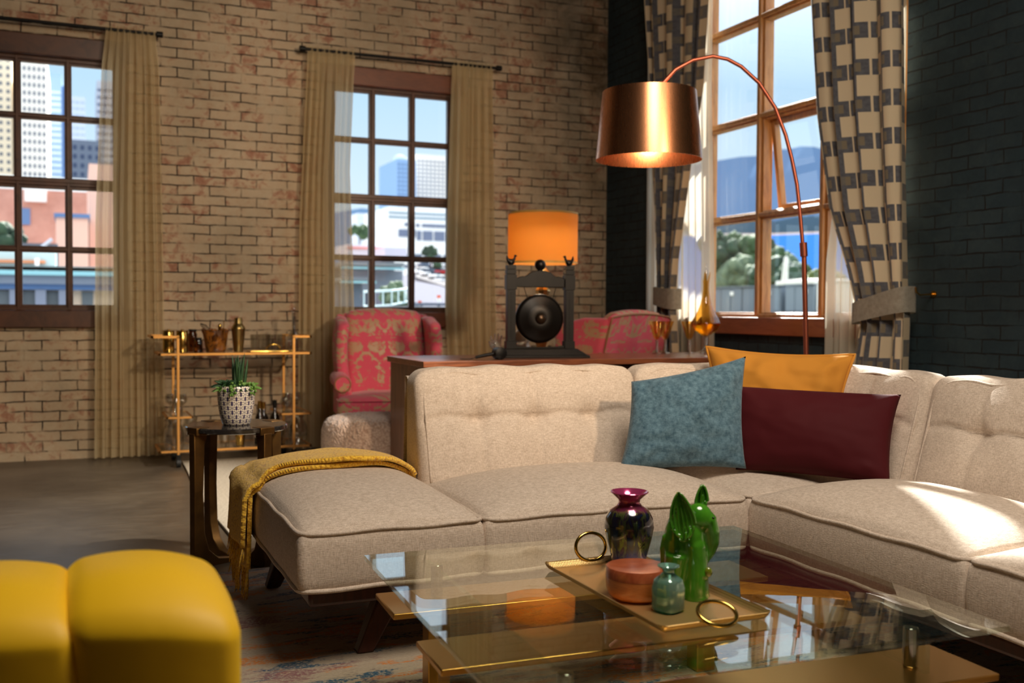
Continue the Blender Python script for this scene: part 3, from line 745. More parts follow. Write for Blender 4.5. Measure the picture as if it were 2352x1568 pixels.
def slab(fn, th, nu=70, nv=30):
    b = MB(); b.grid(fn, nu, nv); k = len(b.v)
    def fn2(u, v):
        e = 1e-3; p = fn(u, v); a = fn(min(1, u+e), v)-fn(max(0, u-e), v); c = fn(u, min(1, v+e))-fn(u, max(0, v-e))
        n = a.cross(c); n = n.normalized() if n.length > 1e-9 else Vector((0, 0, 1))
        if n.z < -.01 or (abs(n.z) < .3 and n.x > 0): n = -n
        return p+n*th
    b.grid(fn2, nu, nv); N = nv+1
    for i in range(nu): 
        for j in (0, nv): a, c = i*N+j, (i+1)*N+j; b.f.append((a, c, c+k, a+k))
    for j in range(nv):
        for i in (0, nu): a, c = i*N+j, i*N+j+1; b.f.append((a, c, c+k, a+k))
    b.uv = {}; return b
obj('lower_fold', slab(bl_layer(.004, 3.52, 3.92, .135, .3, 1.118), .015), KNIT, BL, True, angle=0, merge=False)
obj('upper_fold', slab(bl_layer(.024, 3.50, 3.91, .215, .5, 1.124), .016), KNIT, BL, True, angle=0, merge=False)
fr = MB(); rn = random.Random(4)
fl = bl_layer(.012, 3.52, 3.92, .135, .3, 1.118)
for i in range(34):
    v = (i+.5)/34; p = fl(1, v); q = p+Vector((rn.uniform(-.012, .004), rn.uniform(-.012, .012), -rn.uniform(.09, .12)))
    m_ = p.lerp(q, .5)+Vector((rn.uniform(-.006, .006), rn.uniform(-.006, .006), 0))
    fr.tube([p+Vector((0, 0, .006)), m_, q], [.0035, .003, .0015], 5)
fl = bl_layer(.030, 3.50, 3.91, .215, .5, 1.124)
for i in range(30):
    v = (i+.5)/30; p = fl(1, v); q = p+Vector((rn.uniform(-.018, -.002), rn.uniform(-.012, .012), -rn.uniform(.06, .09)))
    fr.tube([p+Vector((0, 0, .006)), p.lerp(q, .5)+Vector((rn.uniform(-.006, .002), rn.uniform(-.006, .006), 0)), q], [.0035, .003, .0015], 5)
obj('fringe', fr, KNIT, BL, True, angle=0, merge=False)

# ------------------------------------------------------------------ glass coffee table
CT = thing('glass_coffee_table', 'square glass coffee table on wide brass shelves in front of the sofa', 'coffee table', (1.24, 2.06, 0), math.radians(-2.6))
hx_, hy_ = .572, .522
gl = MB().rbox(-hx_, hx_, -hy_, hy_, .385, .40, .0035, (4, 4, 4))
obj('glass_top', gl, TABLEGLASS, CT, angle=30)
for sx_ in (-1, 1):
    x = -.41 if sx_ < 0 else .40
    obj('glass_panel', MB().box(x-.006, x+.006, -.47, .47, .013, .384), TABLEGLASS, CT, smooth=False)
for k, y in enumerate((.40, -.01, -.42)):
    obj('brass_shelf', MB().box(-.545, .545, y-.10, y+.10, .285, .30), BRASS, CT, bevel=.003)
for sx_, sy_ in ((-1, -1), (1, -1), (-1, 1), (1, 1)):
    obj('leg', MB().box(sx_*.40-.03, sx_*.40+.03, sy_*.42-.03, sy_*.42+.03, .013, .284), BRASS, CT, bevel=.004)
    obj('mounting_disc', MB().lathe([(.016, .301), (.016, .384)], 16, (sx_*.40, sy_*.42, 0)), CHROME, CT, bevel=.002)

# ------------------------------------------------------------------ tray and ornaments
TR = thing('brass_tray', 'hammered brass tray with ring handles on the glass coffee table', 'tray', (1.205, 2.005, .4))
hx2, hy2 = .137, .282
def trayf(u, v):
    a, c = u*2-1, v*2-1; x, y = hx2*a, hy2*c
    e = max(abs(a)-(1-.016/hx2), 0)/(.016/hx2); g = max(abs(c)-(1-.016/hy2), 0)/(.016/hy2); d = min(1, math.hypot(e, g))
    if e > 0 and g > 0:
        k = max(1, math.hypot(e, g)); x = math.copysign(hx2-.016+.016*e/k, a); y = math.copysign(hy2-.016+.016*g/k, c)
    return Vector((x, y, .003+.016*d*d))
tb = slab(trayf, .002, 60, 90)
TRM = mat('tray_brass', S(206, 168, 104), .34, 1)
tt = NT('tray_weave'); cc = tt.coord(); vv = tt.n.new('ShaderNodeTexVoronoi'); tt.l.new(cc, vv.inputs['Vector']); vv.inputs['Scale'].default_value = 230; vv.inputs['Randomness'].default_value = .1
tt.set('Base Color', S(212, 176, 116)); tt.set('Metallic', .9); tt.set('Roughness', .42); tt.bump(vv.outputs['Distance'], .5, .002)
obj('tray_plate', tb, tt.m, TR, angle=50, merge=False)
def ring_at(c, R_, r, m_): 
    return MB().tube([Vector(c)+(m_ @ Vector((R_*math.cos(2*PI*i/36), 0, R_*math.sin(2*PI*i/36)*.82))) for i in range(36)], r, 10, closed=True)
obj('ring_handle', ring_at((.0, .285, .046), .043, .0045, Matrix.Rotation(math.radians(-12), 3, 'X')), GOLD, TR, angle=0)
obj('ring_handle', ring_at((.0, -.275, .030), .043, .0045, Matrix.Rotation(math.radians(-62), 3, 'X')), GOLD, TR, angle=0)

def irid():
    t = NT('iridescent_vase'); X, Y, Z = t.sep(t.coord()); c = t.coord()
    n = t.noise(t.mapping(c, (30, 30, 7)), 1.5, 4, .6, .8); n2 = t.noise(c, 22, 4, .6)
    body = t.ramp(n, [(.30, S(16, 14, 50)), (.42, S(20, 60, 100)), (.50, S(34, 24, 40)), (.58, S(110, 130, 60)), (.66, S(60, 20, 80)), (.76, S(170, 150, 90))])
    blue = t.mix(t.ramp(t.math('MULTIPLY', Z, 1), [(.01, 1), (.06, 0)]), body, S(20, 30, 190))
    dark = t.mix(t.ramp(t.math('ADD', Z, t.math('MULTIPLY', n2, .03)), [(.10, 0), (.125, .75), (.15, .75), (.165, 0)]), blue, S(28, 18, 30))
    col = t.mix(t.ramp(t.math('ADD', Z, t.math('MULTIPLY', n2, .02)), [(.155, 0), (.172, 1)]), dark, S(190, 70, 120))
    t.set('Base Color', col); t.set('Metallic', .55); t.set('Roughness', .16); t.set('Coat Weight', 1); t.bump(n2, .12, .004); return t.m
v = MB().lathe([(0, .002), (.036, .0), (.040, .004), (.046, .035), (.057, .075), (.0625, .105), (.060, .128), (.048, .148), (.032, .158), (.0265, .166), (.028, .174), (.040, .185), (.048, .192), (.0465, .194), (.036, .186), (.024, .172), (.022, .16), (.04, .14)], 48)
o = tag(obj('iridescent_vase', v, irid(), angle=60), 'tall iridescent vase with pink flared rim on the brass tray', 'vase'); o.location = (1.268, 2.205, .4055)
WB = thing('round_wooden_box', 'round turned wooden box with flat lid on the brass tray', 'box', (1.155, 1.97, .4055))
obj('box_body', MB().lathe([(0, 0), (.052, 0), (.064, .008), (.070, .024), (.071, .048)], 48), wood('orange_cherry_wood', S(176, 98, 44), S(206, 128, 66), .4, (3, 3, 14), .3, 5), WB, angle=50)
obj('lid', MB().lathe([(0, .0485), (.0715, .0485), (.0722, .064), (.069, .0715), (.055, .0725), (0, .0705)], 48), wood('red_cherry_lid', S(140, 62, 34), S(184, 100, 62), .3, (2, 8, 2), .5, 8), WB, angle=50)
def teal_g():
    t = NT('teal_glass'); X, Y, Z = t.sep(t.coord()); n = t.noise(t.coord(), 28, 4, .6, 1)
    t.set('Base Color', t.mix(t.ramp(t.math('ADD', Z, t.math('MULTIPLY', n, .05)), [(.03, 1), (.07, 0)]), S(150, 200, 184), S(20, 130, 140)))
    t.set('Transmission Weight', .65); t.set('Roughness', .1); t.set('Metallic', .15); t.set('Coat Weight', .6); t.bump(n, .1, .004); return t.m
def squarish(prof, n=48, p=3.2):
    b = MB()
    def fn(u, v):
        k = v*(len(prof)-1); i = min(int(k), len(prof)-2); f = k-i; r = prof[i][0]*(1-f)+prof[i+1][0]*f; z = prof[i][1]*(1-f)+prof[i+1][1]*f; w = prof[i][2]*(1-f)+prof[i+1][2]*f
        a = 2*PI*u; c, s_ = math.cos(a), math.sin(a); q = (abs(c)**p+abs(s_)**p)**(-1/p); rr = r*(1-w+w*q); return Vector((rr*c, rr*s_, z))
    b.grid(fn, n, (len(prof)-1)*3); b.uv = {}; return b
o = tag(obj('teal_bottle', squarish([(0, 0, 1), (.026, 0, 1), (.031, .006, 1), (.0315, .05, 1), (.028, .068, .8), (.017, .078, .3), (.0125, .084, 0), (.014, .09, 0), (.024, .097, 0), (.0235, .0985, 0), (.013, .092, 0), (0, .08, 0)]), teal_g(), angle=60), 'small teal glass bottle with flared lip in front of the elephant', 'bottle')
o.location = (1.165, 1.855, .4055); o.rotation_euler = (0, 0, .35)
# green elephant
EL = thing('elephant_figurine', 'glossy green ceramic elephant standing upright on the brass tray', 'figurine', (1.268, 1.925, .4055), math.radians(-23))
e = MB()
e.ball((-.028, .004, .110), (.035, .034, .088)).ball((-.036, .004, .055), (.028, .032, .055)).ball((.002, .002, .13), (.032, .034, .062)).ball((-.012, .002, .07), (.036, .028, .065))
for y in (-.013, .014): e.tube([(.013, y, .0), (.011, y, .008), (.010, y, .07), (.008, y, .12), (.004, y*.5, .165)], [.031, .029, .025, .023, .012], 20); e.tube([(-.042, y, .0), (-.042, y, .05), (-.036, y, .10)], [.023, .022, .026], 16)
e.ball((.016, 0, .178), (.033, .029, .036))
e.tube([(.020, 0, .190), (.036, 0, .172), (.044, 0, .148), (.0455, 0, .124), (.040, 0, .104), (.030, -.004, .088), (.022, -.012, .076), (.019, -.022, .064), (.024, -.029, .056), (.032, -.031, .060)], [.022, .023, .021, .018, .015, .012, .011, .010, .0095, .009], 18)
e.tube([(-.060, 0, .14), (-.066, .004, .11), (-.062, .006, .06)], [.006, .005, .006], 8)
obj('body', e, GREENGL, EL, remesh=.0028, merge=False)
obj('trunk_tip', MB().ball((.033, -.034, .066), (.009, .008, .011)), mat('olive_glaze', S(110, 122, 30), .15, coat=1), EL)
def leaf(cx_, z0_, h_, w_, y_, sy, ribs, lean, p=.75):
    def fn(u, v):
        a = 2*u-1; ww = w_*math.sin(PI*min(1, max(.02, v))**p)**.75+.0008
        x = cx_+lean*v+a*ww; z = z0_+h_*v-.006*(1-a*a)*(1-v)
        y = y_+sy*(.010*a*a-.004+.0016*math.sin(a*ribs)*min(1, v*3))
        return Vector((x, y, z))
    return slab(fn, .0045, 48, 26)
obj('ear', leaf(-.022, .138, .103, .027, -.036, -1, 19, -.014), GREENGL, EL, angle=0, merge=False)
obj('ear', leaf(.024, .186, .062, .013, .022, -1, 6, .004), GREENGL, EL, angle=0, merge=False)
for y in (-.026,): obj('eye', MB().ball((.044, y, .185), .003, 10, 8), mat('dark_eye', S(20, 40, 10), .2), EL)

# ------------------------------------------------------------------ yellow velvet chair (foreground)
YC = thing('yellow_armchair', 'yellow velvet channel-back chair seen from behind, out of focus in the foreground', 'armchair', (-.06, 1.62, 0))
def lobe(x0, x1, ztop_, sag=.0):
    b = MB()
    def disp(w, q):
        if q.z > 0: w.z += .030*(1-abs(q.x)**2.2)*q.z*(1-.55*q.y*q.y) + sag*q.x*q.z
        if q.z > .5: w.z -= .035*max(0, -q.y)**2*(q.z-.5)*2
        w.y += -.022*(1-q.x**2)*(1 if q.y < 0 else -1)*min(1, abs(q.y)*1.2)
        return w
    b.rbox(x0, x1, 1.43, 1.70, .24, ztop_, .030, (34, 20, 34), disp)
    return b
def bend(p):   # the back sweeps slightly away from the viewer at the left, and the seams lean
    return Vector((p.x-.10*max(0, p.z-.45)*(1 if p.x < .1 else 0)*min(1, (.1-p.x)/.1), p.y-.30*(p.x-.21), p.z))
obj('back_channel', lobe(-.006, .209, .640, -.006).xf(bend), YELLOW, YC, True, angle=0)
obj('back_channel', lobe(-.250, .012, .628, .010).xf(bend), YELLOW, YC, True, angle=0)
obj('back_channel', lobe(-.49, -.235, .61).xf(bend), YELLOW, YC, True, angle=0)
obj('seat', MB().rbox(-.42, .17, 1.66, 2.22, .26, .43, .05, (20, 20, 8)), YELLOW, YC, True, angle=0)
for x, y in ((-.36, 1.72), (.12, 1.60), (-.36, 2.12), (.12, 2.12)):
    obj('leg', MB().tube([(x, y, 0), (x, y, .27)], [.014, .022], 12), DARKWOOD, YC, True)
print('part 3 ok')
# ------------------------------------------------------------------ pink wing chairs
def wing_chair(label, loc, rz, group):
    t = thing('wing_chair', label, 'armchair', loc, rz, group)
    seat = MB().rbox(-.335, .335, -.33, .31, .15, .325, .02, (8, 8, 4))
    obj('seat_base', seat, DAMASK, t, angle=0)
    b = MB()
    def sc(w, q):
        if w.y < -.20: w.x *= 1+.36*min(1, (-.20-w.y)/.03)
        if q.z > .3: w.z += .03*max(0, 1-q.x**4)*max(0, 1-q.y**4)
        return w
    b.rbox(-.285, .285, -.41, .20, .325, .445, .03, (30, 30, 8), sc); c = obj('seat_cushion', b, DAMASK, t, angle=0)
    pts = [(-.285, -.17), (-.385, -.22), (-.388, -.39), (-.37, -.412), (0, -.415), (.37, -.412), (.388, -.39), (.385, -.22), (.285, -.17)]
    pp = []
    for z in (.436,):
        for p, q in zip(pts, pts[1:]): pp += [(p[0]+(q[0]-p[0])*k/6, p[1]+(q[1]-p[1])*k/6, z) for k in range(6)]
    obj('piping', MB().tube(pp, .005, 6), DAMASK, c, angle=0)
    b = MB()
    def bk(w, q):
        hz = (w.z-.40)/.65; w.y += .13*hz; w.z += .028*(1-q.x**2)*max(0, q.z); w.y -= .03*(1-q.x**2)*(1 if q.y < 0 else 0)*(1-abs(q.z)**4)*max(0, -q.y)
        if q.z > .7: w.y += .02*(q.z-.7)/.3
        return w
    b.rbox(-.275, .275, .19, .31, .38, 1.02, .045, (30, 10, 34), bk); obj('backrest', b, DAMASK, t, angle=0)
    b = MB()
    def ob(w, q):
        hz = (w.z-.2)/.85; w.y += .155*hz*hz; w.z += .026*(1-q.x**2)*max(0, q.z); return w
    b.rbox(-.335, .335, .285, .33, .17, 1.0, .015, (20, 4, 24), ob); o = obj('outside_back', b, DAMASK, t, angle=0)
    edge = []
    for k in range(21): z = .20+.78*k/20; edge.append((-.334, .332+.155*((z-.2)/.85)**2, z))
    for k in range(1, 21): x = -.334+.668*k/20; edge.append((x, .332+.135, .985+.026*(1-(x/.335)**2)+.006))
    for k in range(1, 21): z = .98-.78*k/20; edge.append((.334, .332+.155*((z-.2)/.85)**2, z))
    obj('piping', MB().tube(edge, .006, 6), mat('bronze_piping', S(150, 104, 66), .6), o, angle=0)
    for sx_ in (-1, 1):
        b = MB()
        def wg(w, q, sx_=sx_):
            z = w.z; k = (z-.44)/.56
            f = -.05+.02*math.sin(k*PI)-.12*max(0, .35-k)+.10*max(0, k-.75)**1.2  # front edge of the wing
            y0_ = f; y1_ = .31+.14*k; w.y = y0_+(y1_-y0_)*(q.y+1)/2
            w.x += sx_*(.028*math.sin(k*PI*.9))
            if q.z > .5: w.z -= .05*max(0, -q.y)*(q.z-.5)*2
            return w
        b.rbox(min(sx_*.265, sx_*.345), max(sx_*.265, sx_*.345), -.05, .31, .40, .99, .036, (10, 20, 30), wg); obj('wing', b, DAMASK, t, angle=0)
        b = MB()
        b.tube([(sx_*.345, -.235+.45*k/12, .535+.01*math.sin(k/12*PI)+.012*k/12) for k in range(13)], [.052]+[.060]*11+[.05], 24)
        b.rbox(min(sx_*.30, sx_*.375), max(sx_*.30, sx_*.375), -.23, .25, .30, .53, .02, (6, 12, 8))
        a = obj('arm', b, DAMASK, t, angle=50, merge=False)
        ring = [(sx_*.345+.052*math.cos(2*PI*k/28), -.236, .535+.052*math.sin(2*PI*k/28)) for k in range(28)]
        obj('piping', MB().tube(ring, .005, 6, closed=True), bpy.data.materials['bronze_piping'], a, angle=0)
        obj('leg', MB().tube([(sx_*.29, -.29, 0), (sx_*.30, -.30, .05), (sx_*.29, -.285, .155)], [.014, .018, .026], 12), DARKWOOD, t)
        obj('leg', MB().tube([(sx_*.28, .33, 0), (sx_*.285, .28, .155)], [.016, .022], 12), DARKWOOD, t)
    return t
ch1 = wing_chair('pink damask wing chair facing the sofa, in front of the middle window', (2.0, 6.83, .014), math.radians(-9), 'pink damask wing chairs')
ch2 = dup(ch1, (3.42, 6.52, 0), math.radians(112+90), 'pink damask wing chair turned away behind the desk, near the amber goblets')
ch2.location = (3.42, 6.52, .014)

OT = thing('round_ottoman', 'round boucle ottoman between the sofa and the pink wing chair', 'ottoman', (1.66, 6.02, .014))
b = MB(); b.lathe([(0, .0), (.28, .0), (.305, .02), (.315, .10), (.318, .25), (.312, .33), (.29, .375), (.22, .395), (0, .40)], 56)
o = obj('upholstery', b, BOUCLE, OT, angle=0, sub=2)
tx = bpy.data.textures.new('boucle_lumps', 'CLOUDS'); tx.noise_scale = .018; m = o.modifiers.new('d', 'DISPLACE'); m.texture = tx; m.strength = .016; m.texture_coords = 'LOCAL'
obj('glide_ring', MB().lathe([(.27, -.0005), (.27, .012), (.25, .012), (.25, -.0005)], 40), BLACKM, OT)

# ------------------------------------------------------------------ desk
DK = thing('walnut_desk', 'long walnut desk behind the sofa carrying the gong and amber glassware', 'desk', (2.8, 5.4, .014))
obj('desktop', MB().box(1.66, 3.93, 5.05, 5.73, .748, .78), WALNUT, DK, True, bevel=.003)
for x in (1.675, 3.885): obj('side_panel', MB().box(x, x+.03, 5.075, 5.71, .014, .7475), WALNUTV, DK, True, bevel=.003)
obj('front_panel', MB().box(1.706, 3.884, 5.10, 5.12, .20, .715), WALNUT, DK, True, bevel=.002)
for x0, x1 in ((1.72, 2.40), (2.42, 3.16), (3.18, 3.87)):
    d = obj('drawer', MB().box(x0, x1, 5.14, 5.70, .60, .735), WALNUT, DK, True, bevel=.003)
    h = obj('handle', MB().box(0, .18, 0, .012, 0, .012), BRASS, d); h.location = (0, 0, 0)
    for v in h.data.vertices: v.co += Vector(((x0+x1)/2-.09, 5.701, .66))-DK.location
for x in (2.41, 3.17): obj('divider', MB().box(x-.008, x+.008, 5.13, 5.70, .20, .747), WALNUTV, DK, True)

# ------------------------------------------------------------------ gong
G_ = thing('table_gong', 'black carved wooden gong stand with round dark gong on the desk', 'gong', (2.445, 5.30, .78), math.radians(-10))
b = MB()
b.v += [(-.235, -.075, 0), (.285, -.075, 0), (.285, .075, 0), (-.235, .075, 0), (-.235, -.075, .016), (.28, -.075, .016), (.28, .075, .016), (-.235, .075, .016)]
b.f += [(0, 1, 2, 3), (4, 5, 6, 7), (0, 1, 5, 4), (1, 2, 6, 5), (2, 3, 7, 6), (3, 0, 4, 7)]
k = len(b.v); b.v += [(-.235, -.065, .016), (.272, -.065, .016), (.272, .065, .016), (-.235, .065, .016), (-.215, -.045, .052), (.215, -.045, .052), (.215, .045, .052), (-.215, .045, .052)]
b.f += [tuple(k+i for i in f) for f in ((0, 1, 2, 3), (4, 5, 6, 7), (0, 1, 5, 4), (1, 2, 6, 5), (2, 3, 7, 6), (3, 0, 4, 7))]
obj('base', b, BLACKWOOD, G_, bevel=.003, merge=False)
poly = [(-.165, .052), (.165, .052), (.165, .075), (.14, .068), (.10, .063), (0, .060), (-.10, .063), (-.14, .068), (-.165, .075)]
obj('lower_rail', MB().prism(poly, -.016, .016), BLACKWOOD, G_, bevel=.002)
def post(sx_):
    b = MB(); x = sx_*.173
    b.box(x-.030, x+.030, -.030, .030, .052, .095).box(x-.024, x+.024, -.026, .026, .095, .39).box(x-.030, x+.030, -.030, .030, .39, .475)
    b.box(x-.005, x+.005, -.0275, -.026, .11, .375)
    b.box(x-.024, x+.024, -.024, .024, .475, .48).box(x-.028, x+.028, -.028, .028, .48, .503).box(x-.022, x+.022, -.022, .022, .503, .507).box(x-.026, x+.026, -.026, .026, .507, .528)
    p = obj('post', b, BLACKWOOD, G_, bevel=.0025, merge=False)
    # small bird finial looking inwards
    f = MB(); s = -sx_
    f.ball((x, 0, .548), (.022, .014, .018)).tube([(x+s*.010, 0, .552), (x+s*.022, 0, .568), (x+s*.024, 0, .580)], [.011, .007, .006], 10).ball((x+s*.026, 0, .583), (.009, .007, .007)).tube([(x+s*.032, 0, .583), (x+s*.040, 0, .580)], [.004, .001], 8)
    f.tube([(x-s*.012, 0, .552), (x-s*.022, 0, .568), (x-s*.024, 0, .588)], [.012, .008, .002], 10).tube([(x, 0, .53), (x, 0, .545)], [.012, .015], 12)
    obj('bird_finial', f, ANTIQUE, p, remesh=.0022, merge=False)
post(-1); post(1)
top = [(-.145, .405), (.145, .405), (.145, .452), (.125, .463), (.105, .468), (.092, .466), (.080, .473), (.060, .490), (.030, .499), (0, .501), (-.03, .499), (-.06, .490), (-.08, .473), (-.092, .466), (-.105, .468), (-.125, .463), (-.145, .452)]
obj('crossbar', MB().prism(top, -.015, .015), BLACKWOOD, G_, bevel=.003)
obj('ball_finial', MB().ball((0, 0, .533), .0325, 28, 18).lathe([(.016, .499), (.014, .508)], 16), ANTIQUE, G_, angle=0, merge=False)
R = Matrix.Rotation(math.radians(90), 4, 'X')
def disc(prof): 
    b = MB().lathe(prof, 64, cap0=False, cap1=False); b.uv = {}
    return b.xf(lambda p: Vector((p.x-.002, -p.z-.012, p.y+.225)))
dd = disc([(0, -.030), (.020, -.029), (.028, -.02), (.030, .008), (.034, .014), (.075, .018), (.080, .015), (.125, .010), (.138, .002), (.142, -.010), (.138, -.045), (.134, -.045), (.136, -.010), (.120, .003), (0, .006)])
D_ = obj('gong_disc', disc([(0, .016), (.034, .018), (.075, .020), (.080, .016), (.122, .011), (.137, .003), (.142, -.010), (.136, -.048), (.132, -.048), (.137, -.012), (.12, .004), (0, .008)]), ANTIQUE, G_, angle=55, merge=False)
obj('boss', MB().ball((-.002, -.028, .225), (.033, .026, .033), 28, 18), mat('rubbed_bronze', S(70, 54, 40), .3, .8), D_, angle=0)
for x in (-.095, .095): obj('cord', MB().tube([(x, 0, .405), (x*.78, -.006, .335)], .0022, 8), BLACKM, G_)
ML = thing('gong_mallet', 'black gong mallet with wrist cord lying beside the gong stand', 'mallet', (2.135, 5.16, .78))
obj('head', MB().tube([(.0, -.032, .034), (.0, -.030, .034), (.0, .030, .034), (.0, .032, .034)], [.030, .034, .034, .030], 32), BLACKM, ML, angle=40)
obj('handle', MB().tube([(-.02, 0, .034), (-.075, .012, .024), (-.13, .024, .012)], [.010, .010, .008], 12), BLACKWOOD, ML)
obj('wrist_cord', MB().tube([(-.128, .024, .012), (-.15, .03, .004), (-.19, .028, .003), (-.215, .036, .003), (-.20, .046, .003), (-.16, .04, .003), (-.128, .026, .010)], .0018, 6), BLACKM, ML)

# ------------------------------------------------------------------ table lamp
TL = thing('table_lamp', 'table lamp with amber drum shade and stacked gold diamond base behind the gong', 'lamp', (2.60, 5.60, .78))
prof = [(.045, 0), (.05, .004), (.05, .012), (.018, .02)]
for k in range(5): z = .022+k*.102; prof += [(.020, z), (.047, z+.062), (.047, z+.068), (.020, z+.100)]
obj('base', MB().lathe(prof+[(.012, .54), (.012, .60)], 10), mat('champagne_gold', S(206, 180, 124), .28, 1), TL, angle=20)
sm_ = NT('amber_shade'); d = sm_.b
sm_.set('Base Color', S(226, 170, 84)); sm_.set('Roughness', .8)
tr = sm_.n.new('ShaderNodeBsdfTranslucent'); tr.inputs[0].default_value = S(244, 190, 104); mm = sm_.n.new('ShaderNodeMixShader'); mm.inputs[0].default_value = .5
sm_.l.new(sm_.b.outputs[0], mm.inputs[1]); sm_.l.new(tr.outputs[0], mm.inputs[2]); sm_.l.new(mm.outputs[0], sm_.o.inputs[0])
obj('lamp_shade', MB().lathe([(.212, .555), (.212, .862), (.210, .862), (.210, .555), (.212, .555)], 72, cap0=False, cap1=False), sm_.m, TL, angle=60)
GT = mat('gold_trim', S(206, 160, 80), .6)
for z in (.560, .857): obj('shade_trim', MB().lathe([(.2105, z-.006), (.2135, z-.006), (.2135, z+.006), (.2105, z+.006)], 72, cap0=False, cap1=False), GT, TL)
obj('bulb', MB().ball((0, 0, .66), (.03, .03, .042)), mat('warm_bulb', S(255, 230, 190), .5, emit=(S(255, 206, 140), 14)), TL, angle=0)
sp = MB()
for a in range(3): sp.tube([(0, 0, .612), (.21*math.cos(a*2.094+.4), .21*math.sin(a*2.094+.4), .60)], .002, 6)
obj('shade_spider', sp, BRASS, TL)
tl_ = lamp('table_lamp_light', 'POINT', (2.60, 5.60, 1.44), None, 7, (1, .84, .6), shadow_soft_size=.045)

# white figurine and glass hand behind the gong
FG = thing('white_figurine', 'white glazed ceramic seated figurine behind the gong', 'figurine', (2.46, 5.60, .78), -.4)
b = MB(); b.ball((0, 0, .045), (.062, .050, .045)).ball((0, .006, .105), (.043, .035, .055)).ball((-.035, -.032, .030), (.032, .026, .024)).ball((.035, -.032, .030), (.032, .026, .024)).ball((0, .0, .178), (.024, .024, .028)).ball((0, .004, .206), (.012, .012, .014)).box(-.05, .05, -.04, .04, 0, .02)
for s in (-1, 1): b.tube([(s*.040, .005, .140), (s*.052, -.012, .095), (s*.020, -.040, .062)], [.016, .014, .011], 12)
obj('body', b, CERAMICW, FG, remesh=.004, merge=False)
HG = thing('glass_hand', 'clear glass hand standing upright on the desk left of the gong', 'ornament', (2.30, 5.60, .78), -.2)
b = MB(); b.tube([(0, 0, 0), (0, 0, .012), (0, 0, .03), (0, 0, .055)], [.026, .022, .019, .026], 20)
b.ball((0, 0, .062), (.030, .012, .024))
for x, h, lean in ((-.024, .050, -.010), (-.009, .064, -.003), (.007, .066, .002), (.022, .054, .007)):
    b.tube([(x, 0, .068), (x+lean*.4, -.001, .068+h*.45), (x+lean, -.003, .068+h*.8), (x+lean*1.1, -.004, .068+h)], [.0078, .0072, .0068, .0045], 12)
b.tube([(-.022, 0, .045), (-.038, -.004, .064), (-.046, -.006, .086)], [.010, .0085, .006], 12)
obj('hand', b, mat('pale_glass', S(214, 208, 196), .08, trans=.75, ior=1.4), HG, remesh=.0022, merge=False)

# ------------------------------------------------------------------ amber glassware
def twist(z0, z1, r, turns=3, n=3):
    b = MB()
    for k in range(n):
        b.tube([(r*.55*math.cos(2*PI*(turns*i/40+k/n)), r*.55*math.sin(2*PI*(turns*i/40+k/n)), z0+(z1-z0)*i/40) for i in range(41)], r*.55, 8)
    return b
def goblet(label, loc):
    t = thing('amber_goblet', label, 'glass', loc, group='amber goblets on the desk')
    obj('foot', MB().lathe([(0, 0), (.034, 0), (.034, .002), (.012, .008), (.006, .018)], 32), CRYSTAL, t, angle=60)
    obj('stem', twist(.014, .080, .009).ball((0, 0, .084), (.010, .010, .008)), CRYSTAL, t, angle=0, merge=False)
    obj('bowl', MB().lathe([(0, .088), (.014, .092), (.024, .108), (.034, .140), (.0545, .208), (.0530, .208), (.032, .142), (.021, .110), (.010, .097), (0, .095)], 40), AMBERT, t, angle=60)
    return t
g1 = goblet('left amber goblet of the trio beside the decanter', (3.375, 5.54, .78))
dup(g1, (3.475, 5.60, .78), label='middle amber goblet, set a little behind its neighbours')
dup(g1, (3.605, 5.52, .78), label='amber goblet standing next to the tall decanter')
DC = thing('amber_decanter', 'tall amber glass decanter with crystal stopper and twisted foot on the desk', 'decanter', (3.755, 5.56, .78))
obj('foot', MB().lathe([(0, 0), (.066, 0), (.066, .003), (.030, .016), (.010, .032)], 40), CRYSTAL, DC, angle=60)
obj('stem', twist(.026, .115, .014, 3), CRYSTAL, DC, angle=0, merge=False)
prof = [(0, .108), (.018, .112), (.040, .125), (.075, .150), (.092, .178), (.094, .195), (.080, .225), (.055, .27), (.036, .32), (.025, .37), (.0205, .42), (.021, .455), (.026, .50)]
db = MB()
def dfn(u, v):
    k = v*(len(prof)-1); i = min(int(k), len(prof)-2); f = k-i; r = prof[i][0]*(1-f)+prof[i+1][0]*f; z = prof[i][1]*(1-f)+prof[i+1][1]*f
    a = 2*PI*u; z += max(0, (v-.93)/.07)*.03*math.cos(5*a); r *= 1+max(0, (v-.93)/.07)*.12*math.cos(5*a); return Vector((r*math.cos(a), r*math.sin(a), z))
db.grid(dfn, 60, 60); db.uv = {}
obj('body', db, AMBERD, DC, angle=0)
lq = MB().lathe([(0, .115), (.036, .128), (.070, .152), (.088, .180), (.089, .196), (0, .197)], 48); obj('liquid', lq, tinted('amber_liquid', S(240, 176, 40), 1.34), DC, angle=50)
st = MB().lathe([(0, .30), (.012, .32), (.015, .37), (.014, .45), (.017, .50), (.012, .53), (.004, .57), (0, .585)], 20); st.uv = {}
obj('stopper', st, CRYSTAL, DC, angle=0)

